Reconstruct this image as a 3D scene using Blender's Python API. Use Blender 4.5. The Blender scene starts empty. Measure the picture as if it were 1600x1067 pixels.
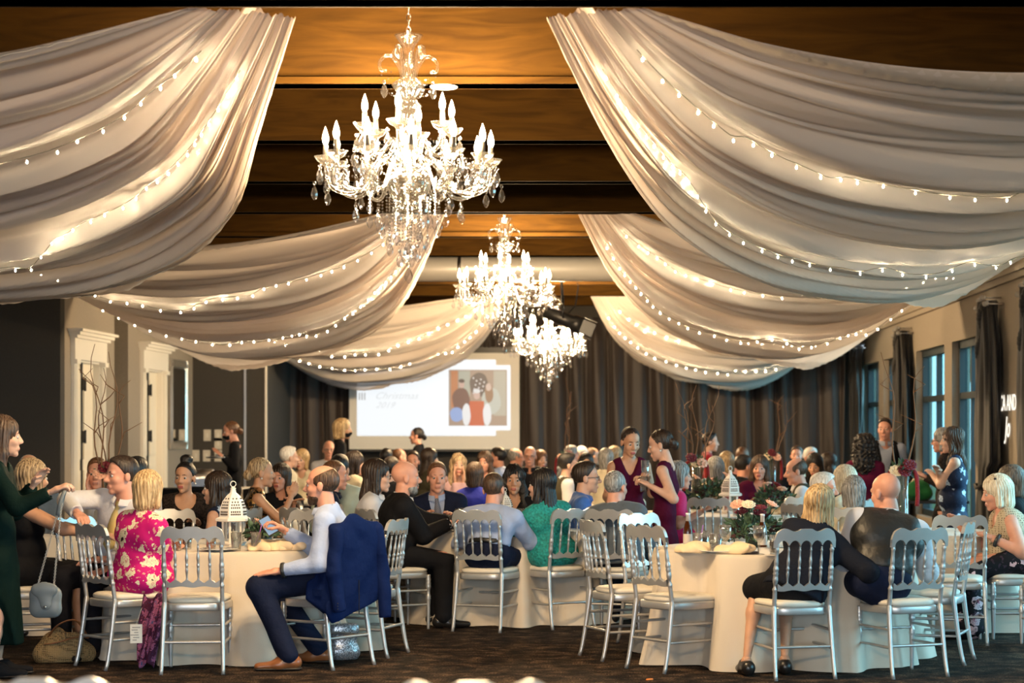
import bpy, math, random
import numpy as np
from mathutils import Vector, Matrix

random.seed(7)
RNG = np.random.default_rng(7)
scene = bpy.context.scene
COL = scene.collection
PI = math.pi

# ------------------------------------------------------------------ camera, world, light, exposure
F, HC, CX, CY = 3111.0, 1.53, 955.0, 673.0        # 70 mm lens on a 1600 px frame, eye height, vanishing point
cam_data = bpy.data.cameras.new('camera')
cam_data.sensor_width = 36.0
cam_data.lens = 70.0
cam_data.shift_x = -(CX - 800) / 1600
cam_data.shift_y = (CY - 533.5) / 1600
cam_data.clip_end = 400
cam_data.dof.use_dof = True
cam_data.dof.focus_distance = 13.6
cam_data.dof.aperture_fstop = 2.8
cam = bpy.data.objects.new('camera', cam_data)
cam.location = (0, 0, HC)
cam.rotation_euler = (PI / 2, 0, 0)
COL.objects.link(cam)
scene.camera = cam

world = bpy.data.worlds.new('sky')
scene.world = world
world.use_nodes = True
bg = world.node_tree.nodes['Background']
bg.inputs[0].default_value = (0.70, 0.86, 1.0, 1)
bg.inputs[1].default_value = 2.0

vs = scene.view_settings
vs.view_transform = 'Standard'
vs.look = 'None'
vs.gamma = 1.0
vs.use_curve_mapping = False
vs.exposure = 0.85
scene.cycles.max_bounces = 6
scene.cycles.diffuse_bounces = 3
scene.cycles.glossy_bounces = 3
scene.cycles.transmission_bounces = 4
scene.cycles.transparent_max_bounces = 12
scene.cycles.caustics_reflective = False
scene.cycles.caustics_refractive = False
scene.cycles.sample_clamp_indirect = 4.0

WIN_RIGHT = [(0.4, 2.4), (3.0, 5.0), (7.0, 9.0), (9.6, 11.6), (13.2, 15.2), (15.8, 17.8), (18.4, 20.4), (24.6, 26.3), (26.9, 29.4), (31.0, 32.9), (33.5, 35.6)]
WIN_REAR = [(-7.2, -5.2), (-4.4, -2.4), (-1.6, 0.4), (1.2, 3.2)]
DAY = (0.74, 0.88, 1.0)

def daylight(name, loc, rot, sx, sy, watts):
    d = bpy.data.lights.new(name, 'AREA')
    d.shape = 'RECTANGLE'; d.size = sx; d.size_y = sy
    d.energy = watts; d.color = DAY; d.spread = math.radians(105)
    o = bpy.data.objects.new(name, d)
    o.location = loc; o.rotation_euler = rot
    COL.objects.link(o)

for y0, y1 in WIN_RIGHT:                              # daylight falling in through each window of the right wall
    daylight('window_daylight', (5.1, (y0 + y1) / 2, 1.9), (0, math.radians(62), 0), 2.6, y1 - y0, 62 if y0 < 21 else 55)
for x0, x1 in WIN_REAR:                               # and through the windows of the wall behind the camera
    daylight('window_daylight', ((x0 + x1) / 2, -4.8, 1.9), (math.radians(62), 0, 0), x1 - x0, 2.6, 60)

# ------------------------------------------------------------------ materials
MATS = {}
def new_mat(name):
    m = bpy.data.materials.new(name); m.use_nodes = True
    nt = m.node_tree
    return m, nt, nt.nodes['Principled BSDF'], nt.nodes['Material Output']

def setp(b, **kw):
    for k, v in kw.items():
        b.inputs[k].default_value = v

def coords(nt, scale=(1, 1, 1), kind='Object'):
    tc = nt.nodes.new('ShaderNodeTexCoord'); mp = nt.nodes.new('ShaderNodeMapping')
    nt.links.new(tc.outputs[kind], mp.inputs[0]); mp.inputs['Scale'].default_value = scale
    return mp.outputs[0]

def rgb(c): return (c[0], c[1], c[2], 1.0)

def pbr(name, col, rough=0.6, metal=0.0, spec=0.5, vary=0.0, vscale=8.0, bump=0.0, bscale=60.0, stretch=(1, 1, 1), sheen=0.0, col2=None, dist=0.01):
    if name in MATS: return MATS[name]
    m, nt, b, out = new_mat(name)
    setp(b, **{'Base Color': rgb(col), 'Roughness': rough, 'Metallic': metal, 'Specular IOR Level': spec})
    if sheen: b.inputs['Sheen Weight'].default_value = sheen
    if vary or col2:
        n = nt.nodes.new('ShaderNodeTexNoise'); n.inputs['Scale'].default_value = vscale; n.inputs['Detail'].default_value = 4
        nt.links.new(coords(nt, stretch), n.inputs['Vector'])
        r = nt.nodes.new('ShaderNodeValToRGB')
        c2 = col2 or tuple(min(1, c * (1 + vary)) for c in col)
        c1 = col if col2 else tuple(c * (1 - vary) for c in col)
        r.color_ramp.elements[0].position = 0.35; r.color_ramp.elements[1].position = 0.65
        r.color_ramp.elements[0].color = rgb(c1); r.color_ramp.elements[1].color = rgb(c2)
        nt.links.new(n.outputs[0], r.inputs[0]); nt.links.new(r.outputs[0], b.inputs['Base Color'])
    if bump:
        n = nt.nodes.new('ShaderNodeTexNoise'); n.inputs['Scale'].default_value = bscale; n.inputs['Detail'].default_value = 3
        nt.links.new(coords(nt, stretch), n.inputs['Vector'])
        bp = nt.nodes.new('ShaderNodeBump'); bp.inputs['Strength'].default_value = bump; bp.inputs['Distance'].default_value = dist
        nt.links.new(n.outputs[0], bp.inputs['Height']); nt.links.new(bp.outputs[0], b.inputs['Normal'])
    MATS[name] = m
    return m

def cloth(name, col, rough=0.8, sheen=0.15, vary=0.06):
    dark = sum(col) < 0.15
    return pbr(name, col, rough, vary=vary, vscale=5, bump=0.5, bscale=13, sheen=0.0 if dark else sheen, spec=0.08 if dark else 0.25, dist=0.02)

def skin(name, col):
    if name in MATS: return MATS[name]
    m = pbr(name, col, 0.48, vary=0.07, vscale=14, spec=0.4)
    b = m.node_tree.nodes['Principled BSDF']
    b.inputs['Subsurface Weight'].default_value = 0.0
    return m

def hair_mat(name, c1, c2, rough=0.45):
    if name in MATS: return MATS[name]
    m, nt, b, out = new_mat(name)
    n = nt.nodes.new('ShaderNodeTexNoise'); n.inputs['Scale'].default_value = 1.0; n.inputs['Detail'].default_value = 3
    nt.links.new(coords(nt, (95, 95, 7)), n.inputs['Vector'])
    r = nt.nodes.new('ShaderNodeValToRGB')
    r.color_ramp.elements[0].position = 0.36; r.color_ramp.elements[1].position = 0.66
    r.color_ramp.elements[0].color = rgb(c1); r.color_ramp.elements[1].color = rgb(c2)
    nt.links.new(n.outputs[0], r.inputs[0]); nt.links.new(r.outputs[0], b.inputs['Base Color'])
    bp = nt.nodes.new('ShaderNodeBump'); bp.inputs['Strength'].default_value = 0.8; bp.inputs['Distance'].default_value = 0.008
    nt.links.new(n.outputs[0], bp.inputs['Height']); nt.links.new(bp.outputs[0], b.inputs['Normal'])
    setp(b, **{'Roughness': rough, 'Specular IOR Level': 0.45})
    MATS[name] = m
    return m

def emit(name, col, strength):
    if name in MATS: return MATS[name]
    m, nt, b, out = new_mat(name)
    setp(b, **{'Base Color': (0.02, 0.02, 0.02, 1), 'Emission Color': rgb(col), 'Emission Strength': strength, 'Roughness': 0.4})
    MATS[name] = m
    return m

def glassy(name, tint=(0.9, 0.95, 1.0), gloss=0.3, rough=0.03, body=0.0):
    """thin clear glass: transparent, with glossy reflections and a little body"""
    if name in MATS: return MATS[name]
    m, nt, b, out = new_mat(name)
    nt.nodes.remove(b)
    t = nt.nodes.new('ShaderNodeBsdfTransparent'); t.inputs[0].default_value = rgb(tint)
    g = nt.nodes.new('ShaderNodeBsdfGlossy'); g.inputs['Roughness'].default_value = rough
    mx = nt.nodes.new('ShaderNodeMixShader')
    lw = nt.nodes.new('ShaderNodeLayerWeight'); lw.inputs[0].default_value = gloss
    nt.links.new(lw.outputs['Facing'], mx.inputs[0]); nt.links.new(t.outputs[0], mx.inputs[1]); nt.links.new(g.outputs[0], mx.inputs[2])
    last = mx
    if body:
        d = nt.nodes.new('ShaderNodeBsdfTranslucent'); d.inputs[0].default_value = (1, 1, 1, 1)
        d2 = nt.nodes.new('ShaderNodeBsdfDiffuse'); d2.inputs[0].default_value = (1, 1, 1, 1)
        a = nt.nodes.new('ShaderNodeMixShader'); a.inputs[0].default_value = 0.5
        nt.links.new(d.outputs[0], a.inputs[1]); nt.links.new(d2.outputs[0], a.inputs[2])
        m2 = nt.nodes.new('ShaderNodeMixShader'); m2.inputs[0].default_value = body
        nt.links.new(mx.outputs[0], m2.inputs[1]); nt.links.new(a.outputs[0], m2.inputs[2]); last = m2
    nt.links.new(last.outputs[0], out.inputs[0])
    MATS[name] = m
    return m

def sheer(name, col, see=0.18):
    """sheer ceiling fabric: diffuse and translucent, a little see-through"""
    m, nt, b, out = new_mat(name)
    nt.nodes.remove(b)
    d = nt.nodes.new('ShaderNodeBsdfDiffuse'); d.inputs[0].default_value = rgb(col)
    t = nt.nodes.new('ShaderNodeBsdfTranslucent'); t.inputs[0].default_value = rgb(col)
    a = nt.nodes.new('ShaderNodeMixShader'); a.inputs[0].default_value = 0.42
    nt.links.new(d.outputs[0], a.inputs[1]); nt.links.new(t.outputs[0], a.inputs[2])
    tr = nt.nodes.new('ShaderNodeBsdfTransparent')
    x = nt.nodes.new('ShaderNodeMixShader')
    lw = nt.nodes.new('ShaderNodeLayerWeight'); lw.inputs[0].default_value = 0.5
    mm = nt.nodes.new('ShaderNodeMapRange'); mm.inputs[1].default_value = 0; mm.inputs[2].default_value = 1
    mm.inputs[3].default_value = see * 1.4; mm.inputs[4].default_value = 0.02
    nt.links.new(lw.outputs['Facing'], mm.inputs[0]); nt.links.new(mm.outputs[0], x.inputs[0])
    nt.links.new(a.outputs[0], x.inputs[1]); nt.links.new(tr.outputs[0], x.inputs[2])
    nt.links.new(x.outputs[0], out.inputs[0])
    return m

def floral(name, base, petal, eye, scale=8.0, size=0.36, base2=None):
    """printed flowers on cloth"""
    if name in MATS: return MATS[name]
    m, nt, b, out = new_mat(name)
    co = coords(nt, (1, 1, 1))
    v = nt.nodes.new('ShaderNodeTexVoronoi'); v.inputs['Scale'].default_value = scale; v.inputs['Randomness'].default_value = 0.75
    nz = nt.nodes.new('ShaderNodeTexNoise'); nz.inputs['Scale'].default_value = scale * 3.5; nz.inputs['Detail'].default_value = 2
    nt.links.new(co, nz.inputs['Vector'])
    add = nt.nodes.new('ShaderNodeVectorMath'); add.operation = 'MULTIPLY_ADD'
    nt.links.new(nz.outputs['Color'], add.inputs[0]); add.inputs[1].default_value = (0.07,) * 3; nt.links.new(co, add.inputs[2])
    nt.links.new(add.outputs[0], v.inputs['Vector'])
    r = nt.nodes.new('ShaderNodeValToRGB'); r.color_ramp.interpolation = 'CONSTANT'
    e = r.color_ramp.elements
    e[0].position = 0; e[0].color = rgb(eye)
    e[1].position = size * 0.35; e[1].color = rgb(petal)
    for pos, c in ((size * 0.62, tuple(0.55 * p + 0.45 * q for p, q in zip(petal, base))), (size * 0.7, petal), (size, base)):
        x = e.new(pos); x.color = rgb(c)
    nt.links.new(v.outputs['Distance'], r.inputs[0])
    v2 = nt.nodes.new('ShaderNodeTexVoronoi'); v2.inputs['Scale'].default_value = scale * 3.1
    nt.links.new(add.outputs[0], v2.inputs['Vector'])
    r2 = nt.nodes.new('ShaderNodeValToRGB'); r2.color_ramp.interpolation = 'CONSTANT'
    r2.color_ramp.elements[0].color = (1, 1, 1, 1); r2.color_ramp.elements[1].position = 0.27; r2.color_ramp.elements[1].color = (0, 0, 0, 1)
    nt.links.new(v2.outputs['Distance'], r2.inputs[0])
    mx = nt.nodes.new('ShaderNodeMix'); mx.data_type = 'RGBA'
    nt.links.new(r2.outputs[0], mx.inputs[0]); nt.links.new(r.outputs[0], mx.inputs[6]); mx.inputs[7].default_value = rgb(base2 or petal)
    nt.links.new(mx.outputs[2], b.inputs['Base Color'])
    setp(b, **{'Roughness': 0.75, 'Specular IOR Level': 0.25})
    MATS[name] = m
    return m

def sequin(name, base, spark, scale=120):
    if name in MATS: return MATS[name]
    m, nt, b, out = new_mat(name)
    v = nt.nodes.new('ShaderNodeTexVoronoi'); v.inputs['Scale'].default_value = scale
    nt.links.new(coords(nt), v.inputs['Vector'])
    r = nt.nodes.new('ShaderNodeValToRGB'); r.color_ramp.interpolation = 'CONSTANT'
    r.color_ramp.elements[0].color = rgb(base); r.color_ramp.elements[1].position = 0.62; r.color_ramp.elements[1].color = rgb(spark)
    sep = nt.nodes.new('ShaderNodeSeparateColor'); nt.links.new(v.outputs['Color'], sep.inputs[0])
    nt.links.new(sep.outputs[0], r.inputs[0]); nt.links.new(r.outputs[0], b.inputs['Base Color'])
    nt.links.new(sep.outputs[0], b.inputs['Metallic'])
    bp = nt.nodes.new('ShaderNodeBump'); bp.inputs['Strength'].default_value = 1.0; bp.inputs['Distance'].default_value = 0.01
    nt.links.new(sep.outputs[1], bp.inputs['Height']); nt.links.new(bp.outputs[0], b.inputs['Normal'])
    b.inputs['Roughness'].default_value = 0.3
    MATS[name] = m
    return m

def lattice(name, thread, hole, scale=55.0):
    """open crochet / woven lattice"""
    if name in MATS: return MATS[name]
    m, nt, b, out = new_mat(name)
    v = nt.nodes.new('ShaderNodeTexVoronoi'); v.inputs['Scale'].default_value = scale; v.inputs['Randomness'].default_value = 0.15
    nt.links.new(coords(nt), v.inputs['Vector'])
    r = nt.nodes.new('ShaderNodeValToRGB')
    r.color_ramp.elements[0].position = 0.25; r.color_ramp.elements[0].color = rgb(hole)
    r.color_ramp.elements[1].position = 0.36; r.color_ramp.elements[1].color = rgb(thread)
    nt.links.new(v.outputs['Distance'], r.inputs[0]); nt.links.new(r.outputs[0], b.inputs['Base Color'])
    bp = nt.nodes.new('ShaderNodeBump'); bp.inputs['Strength'].default_value = 0.8; bp.inputs['Distance'].default_value = 0.01
    nt.links.new(v.outputs['Distance'], bp.inputs['Height']); nt.links.new(bp.outputs[0], b.inputs['Normal'])
    b.inputs['Roughness'].default_value = 0.85
    MATS[name] = m
    return m

def stripes(name, c1, c2, scale=60.0, rot=(0, 0.7, 0)):
    if name in MATS: return MATS[name]
    m, nt, b, out = new_mat(name)
    tc = nt.nodes.new('ShaderNodeTexCoord'); mp = nt.nodes.new('ShaderNodeMapping'); mp.inputs['Rotation'].default_value = rot
    nt.links.new(tc.outputs['Object'], mp.inputs[0])
    w = nt.nodes.new('ShaderNodeTexWave'); w.inputs['Scale'].default_value = scale; nt.links.new(mp.outputs[0], w.inputs[0])
    r = nt.nodes.new('ShaderNodeValToRGB'); r.color_ramp.interpolation = 'CONSTANT'
    r.color_ramp.elements[0].color = rgb(c1); r.color_ramp.elements[1].position = 0.6; r.color_ramp.elements[1].color = rgb(c2)
    nt.links.new(w.outputs[0], r.inputs[0]); nt.links.new(r.outputs[0], b.inputs['Base Color'])
    b.inputs['Roughness'].default_value = 0.6
    MATS[name] = m
    return m

def wood(name, c1, c2, scale=(0.6, 5, 5), rough=0.45):
    if name in MATS: return MATS[name]
    m, nt, b, out = new_mat(name)
    n = nt.nodes.new('ShaderNodeTexNoise'); n.inputs['Scale'].default_value = 2.2; n.inputs['Detail'].default_value = 6; n.inputs['Distortion'].default_value = 1.6
    nt.links.new(coords(nt, scale), n.inputs['Vector'])
    r = nt.nodes.new('ShaderNodeValToRGB'); r.color_ramp.elements[0].position = 0.3; r.color_ramp.elements[1].position = 0.7
    r.color_ramp.elements[0].color = rgb(c1); r.color_ramp.elements[1].color = rgb(c2)
    nt.links.new(n.outputs[0], r.inputs[0]); nt.links.new(r.outputs[0], b.inputs['Base Color'])
    setp(b, **{'Roughness': rough, 'Specular IOR Level': 0.08})
    MATS[name] = m
    return m

# ------------------------------------------------------------------ object helpers
def tag(o, label=None, cat=None, group=None, kind=None):
    if label: o['label'] = label
    if cat: o['category'] = cat
    if group: o['group'] = group
    if kind: o['kind'] = kind
    return o

def empty(name, loc=(0, 0, 0), rz=0.0, parent=None):
    o = bpy.data.objects.new(name, None)
    o.empty_display_size = 0.1
    o.location = loc; o.rotation_euler = (0, 0, rz)
    COL.objects.link(o)
    if parent: o.parent = parent
    return o

def link(name, me, parent=None, loc=None, rot=None, scale=None):
    o = bpy.data.objects.new(name, me); COL.objects.link(o)
    if parent: o.parent = parent
    if loc is not None: o.location = loc
    if rot is not None: o.rotation_euler = rot
    if scale is not None: o.scale = scale
    return o

KIDS = {}
def clone(root, loc=None, rz=None, parent=None):
    c = root.copy(); COL.objects.link(c); c.parent = parent
    if loc is not None: c.location = loc
    if rz is not None: c.rotation_euler = (0, 0, rz)
    for ch in root.children: clone(ch, parent=c)
    return c

class MB:
    """collects quads and polygons, links them as one mesh object"""
    def __init__(s): s.v = []; s.f = []; s.m = []; s.sm = []
    def add(s, vs, fs, mi=0, smooth=True, M=None):
        n = len(s.v)
        s.v += [tuple(M @ Vector(p)) for p in vs] if M is not None else [tuple(p) for p in vs]
        for f in fs:
            s.f.append(tuple(i + n for i in f)); s.m.append(mi); s.sm.append(smooth)
        return s
    def box(s, c, size, mi=0, M=None, rz=0.0):
        x, y, z = (k / 2 for k in size)
        vs = [(i * x, j * y, k * z) for i in (-1, 1) for j in (-1, 1) for k in (-1, 1)]
        if rz:
            cs, sn = math.cos(rz), math.sin(rz); vs = [(a * cs - b * sn, a * sn + b * cs, d) for a, b, d in vs]
        vs = [(a + c[0], b + c[1], d + c[2]) for a, b, d in vs]
        return s.add(vs, [(0, 1, 3, 2), (4, 6, 7, 5), (0, 4, 5, 1), (2, 3, 7, 6), (0, 2, 6, 4), (1, 5, 7, 3)], mi, False, M)
    def lathe(s, prof, n=12, c=(0, 0, 0), mi=0, M=None, caps=True, smooth=True):
        vs = []; fs = []
        for r, z in prof:
            for i in range(n):
                a = 2 * PI * i / n; vs.append((c[0] + r * math.cos(a), c[1] + r * math.sin(a), c[2] + z))
        for j in range(len(prof) - 1):
            for i in range(n):
                k = (i + 1) % n; fs.append((j * n + i, j * n + k, (j + 1) * n + k, (j + 1) * n + i))
        if caps:
            fs.append(tuple(range(n - 1, -1, -1))); fs.append(tuple((len(prof) - 1) * n + i for i in range(n)))
        return s.add(vs, fs, mi, smooth, M)
    def tube(s, pts, rad, n=8, mi=0, M=None, flat=1.0, caps=True):
        pts = [Vector(p) for p in pts]
        if not hasattr(rad, '__len__'): rad = [rad] * len(pts)
        vs = []; fs = []; up = None
        for j, p in enumerate(pts):
            t = (pts[min(j + 1, len(pts) - 1)] - pts[max(j - 1, 0)])
            if t.length < 1e-9: t = Vector((0, 0, 1))
            t.normalize()
            if up is None:
                up = Vector((0, 0, 1)) if abs(t.z) < 0.9 else Vector((0, 1, 0))
            x = t.cross(up)
            if x.length < 1e-6: x = t.orthogonal()
            x.normalize(); y = x.cross(t).normalized(); up = y
            for i in range(n):
                a = 2 * PI * i / n
                vs.append(p + x * (rad[j] * math.cos(a)) + y * (rad[j] * flat * math.sin(a)))
        m = len(pts)
        for j in range(m - 1):
            for i in range(n):
                k = (i + 1) % n; fs.append((j * n + i, j * n + k, (j + 1) * n + k, (j + 1) * n + i))
        if caps:
            fs.append(tuple(range(n - 1, -1, -1))); fs.append(tuple((m - 1) * n + i for i in range(n)))
        return s.add(vs, fs, mi, True, M)
    def prism(s, outline, axis_vec, mi=0, M=None, smooth=False):
        """closed outline (3D points) extruded along axis_vec"""
        n = len(outline); a = Vector(axis_vec)
        vs = [Vector(p) for p in outline] + [Vector(p) + a for p in outline]
        fs = [tuple(range(n - 1, -1, -1)), tuple(range(n, 2 * n))]
        fs += [(i, (i + 1) % n, n + (i + 1) % n, n + i) for i in range(n)]
        return s.add(vs, fs, mi, smooth, M)
    def sphere(s, c, r, nu=10, nv=6, mi=0, M=None):
        rr = r if hasattr(r, '__len__') else (r, r, r)
        vs = []; fs = []
        for j in range(nv + 1):
            t = PI * j / nv
            for i in range(nu):
                a = 2 * PI * i / nu
                vs.append((c[0] + rr[0] * math.sin(t) * math.cos(a), c[1] + rr[1] * math.sin(t) * math.sin(a), c[2] + rr[2] * math.cos(t)))
        for j in range(nv):
            for i in range(nu):
                k = (i + 1) % nu; fs.append((j * nu + i, (j + 1) * nu + i, (j + 1) * nu + k, j * nu + k))
        return s.add(vs, fs, mi, True, M)
    def mesh(s, name, mats):
        me = bpy.data.meshes.new(name); me.from_pydata(s.v, [], s.f)
        for m in (mats if isinstance(mats, (list, tuple)) else [mats]): me.materials.append(m)
        me.polygons.foreach_set('material_index', s.m); me.polygons.foreach_set('use_smooth', s.sm)
        me.update()
        return me
    def build(s, name, mats, parent=None, loc=None, rot=None):
        return link(name, s.mesh(name, mats), parent, loc, rot)

def grid_mesh(name, V, mats, closed=False, smooth=True):
    """V: array (nu, nv, 3) of points -> quad grid"""
    nu, nv = V.shape[:2]
    idx = np.arange(nu * nv).reshape(nu, nv)
    if closed: idx = np.vstack([idx, idx[:1]])
    q = np.stack([idx[:-1, :-1], idx[1:, :-1], idx[1:, 1:], idx[:-1, 1:]], -1).reshape(-1, 4)
    return np_mesh(name, V.reshape(-1, 3), q, mats, smooth=smooth)

def np_mesh(name, V, Q, mats, mi=None, smooth=True):
    me = bpy.data.meshes.new(name)
    me.vertices.add(len(V)); me.vertices.foreach_set('co', np.ascontiguousarray(V, np.float32).ravel())
    n = len(Q)
    me.loops.add(n * 4); me.loops.foreach_set('vertex_index', np.ascontiguousarray(Q, np.int32).ravel())
    me.polygons.add(n)
    me.polygons.foreach_set('loop_start', np.arange(0, n * 4, 4, dtype=np.int32))
    me.polygons.foreach_set('loop_total', np.full(n, 4, np.int32))
    me.polygons.foreach_set('use_smooth', np.full(n, smooth, bool))
    for m in (mats if isinstance(mats, (list, tuple)) else [mats]): me.materials.append(m)
    if mi is not None: me.polygons.foreach_set('material_index', np.ascontiguousarray(mi, np.int32))
    me.update(calc_edges=True)
    return me

def at(px, py, Y):
    return Vector(((px - CX) * Y / F, Y, HC - (py - CY) * Y / F))
def floor_at(px, Y): return ((px - CX) * Y / F, Y)

# ------------------------------------------------------------------ implicit surfaces (soft unions of round cones and ellipsoids)
def A3(p): return np.asarray(p, np.float32)
def cap(a, b, ra, rb=None, n=None, q=1.0): return ('c', A3(a), A3(b), float(ra), float(ra if rb is None else rb), None if n is None else A3(n), q)
def ell(c, r): return ('e', A3(c), A3(r) if hasattr(r, '__len__') else A3((r, r, r)))
def pln(p, n):
    n = A3(n); return ('p', A3(p), n / np.linalg.norm(n))

def pdist(p, X, Y, Z):
    if p[0] == 'c':
        _, a, b, ra, rb, n, q = p
        x, y, z = X - a[0], Y - a[1], Z - a[2]
        ba = b - a
        if n is not None and q != 1.0:
            s = 1 / q - 1
            dn = x * n[0] + y * n[1] + z * n[2]
            x, y, z = x + s * dn * n[0], y + s * dn * n[1], z + s * dn * n[2]
            ba = ba + s * float(ba @ n) * n
        L = float(ba @ ba) + 1e-9
        t = np.clip((x * ba[0] + y * ba[1] + z * ba[2]) / L, 0, 1)
        d = np.sqrt((x - t * ba[0]) ** 2 + (y - t * ba[1]) ** 2 + (z - t * ba[2]) ** 2) - (ra + t * (rb - ra))
        return d * (q if q < 1 else 1.0) if q != 1.0 else d
    if p[0] == 'e':
        c, r = p[1], p[2]
        x, y, z = X - c[0], Y - c[1], Z - c[2]
        k0 = np.sqrt((x / r[0]) ** 2 + (y / r[1]) ** 2 + (z / r[2]) ** 2)
        k1 = np.sqrt((x / r[0] ** 2) ** 2 + (y / r[1] ** 2) ** 2 + (z / r[2] ** 2) ** 2) + 1e-6
        return k0 * (k0 - 1) / k1
    c, n = p[1], p[2]
    return (X - c[0]) * n[0] + (Y - c[1]) * n[1] + (Z - c[2]) * n[2]

def pbox(p):
    if p[0] == 'c':
        a, b, ra, rb = p[1], p[2], p[3], p[4]
        r = max(ra, rb)
        if p[6] > 1: r *= p[6]
        return np.minimum(a, b) - r, np.maximum(a, b) + r
    return p[1] - p[2], p[1] + p[2]

def blend(a, b, k):
    h = np.maximum(k - np.abs(a - b), 0) / k
    return np.minimum(a, b) - h * h * k * 0.25

def sdf_point(prims, P, k=0.03):
    d = None
    X, Y, Z = np.float32(P[0]), np.float32(P[1]), np.float32(P[2])
    for p in prims:
        e = pdist(p, X, Y, Z); d = e if d is None else blend(d, e, k)
    return float(d)

def isosurf(prims, res, k=0.03, cuts=(), wr=0.0, wf=16.0, seed=0, fn=None):
    los, his = zip(*(pbox(p) for p in prims))
    pad = res * 2.5 + wr
    lo = np.min(los, 0) - pad; hi = np.max(his, 0) + pad
    n = np.ceil((hi - lo) / res).astype(int) + 1
    ax = [lo[i] + res * np.arange(n[i], dtype=np.float32) for i in range(3)]
    ax = [a.astype(np.float32) for a in ax]
    D = np.full(n, 0.5, np.float32)
    mg = k + 2.5 * res + wr
    def sl(p):
        a, b = pbox(p)
        i0 = np.clip(np.floor((a - mg - lo) / res).astype(int), 0, n); i1 = np.clip(np.ceil((b + mg - lo) / res).astype(int) + 1, 0, n)
        return tuple(slice(i0[j], i1[j]) for j in range(3))
    for p in prims:
        s = sl(p)
        d = pdist(p, ax[0][s[0], None, None], ax[1][None, s[1], None], ax[2][None, None, s[2]])
        D[s] = blend(D[s], d, k)
    if wr:
        X, Y, Z = ax[0][:, None, None], ax[1][None, :, None], ax[2][None, None, :]
        a = seed * 1.7
        D += wr * (np.sin(wf * (X + 0.6 * Z) + a + 2.0 * np.sin(wf * 0.5 * (Y - Z) + a)) * 0.6 + np.sin(wf * 1.9 * (Y + 0.5 * X - 0.35 * Z) + 2 * a) * 0.4)
    if fn is not None:
        D += fn(ax[0][:, None, None], ax[1][None, :, None], ax[2][None, None, :])
    for p in cuts:
        if p[0] == 'p':
            d = pdist(p, ax[0][:, None, None], ax[1][None, :, None], ax[2][None, None, :])
            D = np.maximum(D, d)
        else:
            s = sl(p)
            if any(q.stop <= q.start for q in s): continue
            d = pdist(p, ax[0][s[0], None, None], ax[1][None, s[1], None], ax[2][None, None, s[2]])
            D[s] = np.maximum(D[s], -d)
    # surface nets
    S = D < 0
    c = [S[i:n[0] - 1 + i, j:n[1] - 1 + j, l:n[2] - 1 + l] for i in (0, 1) for j in (0, 1) for l in (0, 1)]
    cnt = np.zeros(c[0].shape, np.int8)
    for x in c: cnt += x
    act = (cnt > 0) & (cnt < 8)
    ci = np.argwhere(act)
    if len(ci) == 0: return np.zeros((0, 3), np.float32), np.zeros((0, 4), np.int32)
    idx = np.full(act.shape, -1, np.int32); idx[act] = np.arange(len(ci))
    acc = np.zeros((len(ci), 3), np.float32); num = np.zeros(len(ci), np.float32)
    for axis in range(3):
        o = [q for q in range(3) if q != axis]
        for u in (0, 1):
            for v in (0, 1):
                a = ci.copy(); a[:, o[0]] += u; a[:, o[1]] += v
                b = a.copy(); b[:, axis] += 1
                da = D[a[:, 0], a[:, 1], a[:, 2]]; db = D[b[:, 0], b[:, 1], b[:, 2]]
                m = (da < 0) != (db < 0)
                t = np.where(m, da / np.where(m, da - db, 1), 0)
                pt = a.astype(np.float32); pt[:, axis] += t
                acc[m] += pt[m]; num[m] += 1
    V = acc / num[:, None] * res + lo
    quads = []
    for axis in range(3):
        o = [q for q in range(3) if q != axis]
        sl0 = [slice(None)] * 3; sl1 = [slice(None)] * 3
        sl0[axis] = slice(0, -1); sl1[axis] = slice(1, None)
        for q in o: sl0[q] = slice(1, -1); sl1[q] = slice(1, -1)
        s0, s1 = S[tuple(sl0)], S[tuple(sl1)]
        for flip, m in ((False, s0 & ~s1), (True, ~s0 & s1)):
            e = np.argwhere(m)
            if len(e) == 0: continue
            e[:, o[0]] += 1; e[:, o[1]] += 1
            def g(du, dv):
                w = e.copy(); w[:, o[0]] -= du; w[:, o[1]] -= dv
                return idx[w[:, 0], w[:, 1], w[:, 2]]
            q = [g(1, 1), g(0, 1), g(0, 0), g(1, 0)]
            if axis == 1: q = q[::-1]
            if flip: q = q[::-1]
            quads.append(np.stack(q, -1))
    return V.astype(np.float32), np.concatenate(quads).astype(np.int32)
# ------------------------------------------------------------------ people
SKIN = {'fair': (0.62, 0.36, 0.26), 'pink': (0.62, 0.30, 0.21), 'tan': (0.54, 0.29, 0.18), 'deep': (0.40, 0.20, 0.12)}
HAIR = {'black': ((0.004, 0.003, 0.003), (0.018, 0.013, 0.012)), 'dark': ((0.012, 0.007, 0.005), (0.045, 0.025, 0.016)), 'brown': ((0.03, 0.016, 0.009), (0.11, 0.06, 0.035)),
        'auburn': ((0.07, 0.028, 0.012), (0.20, 0.09, 0.04)), 'blonde': ((0.26, 0.15, 0.06), (0.72, 0.52, 0.28)), 'streaked': ((0.10, 0.055, 0.025), (0.62, 0.45, 0.26)),
        'pale': ((0.45, 0.36, 0.24), (0.85, 0.76, 0.6)), 'white': ((0.5, 0.47, 0.43), (0.85, 0.82, 0.78)), 'grey': ((0.10, 0.095, 0.09), (0.42, 0.40, 0.38)), 'ash': ((0.045, 0.03, 0.022), (0.20, 0.15, 0.11))}
EYE_W = pbr('eye_white', (0.5, 0.46, 0.44), 0.25); EYE_I = pbr('eye_iris', (0.035, 0.025, 0.02), 0.2)
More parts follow.
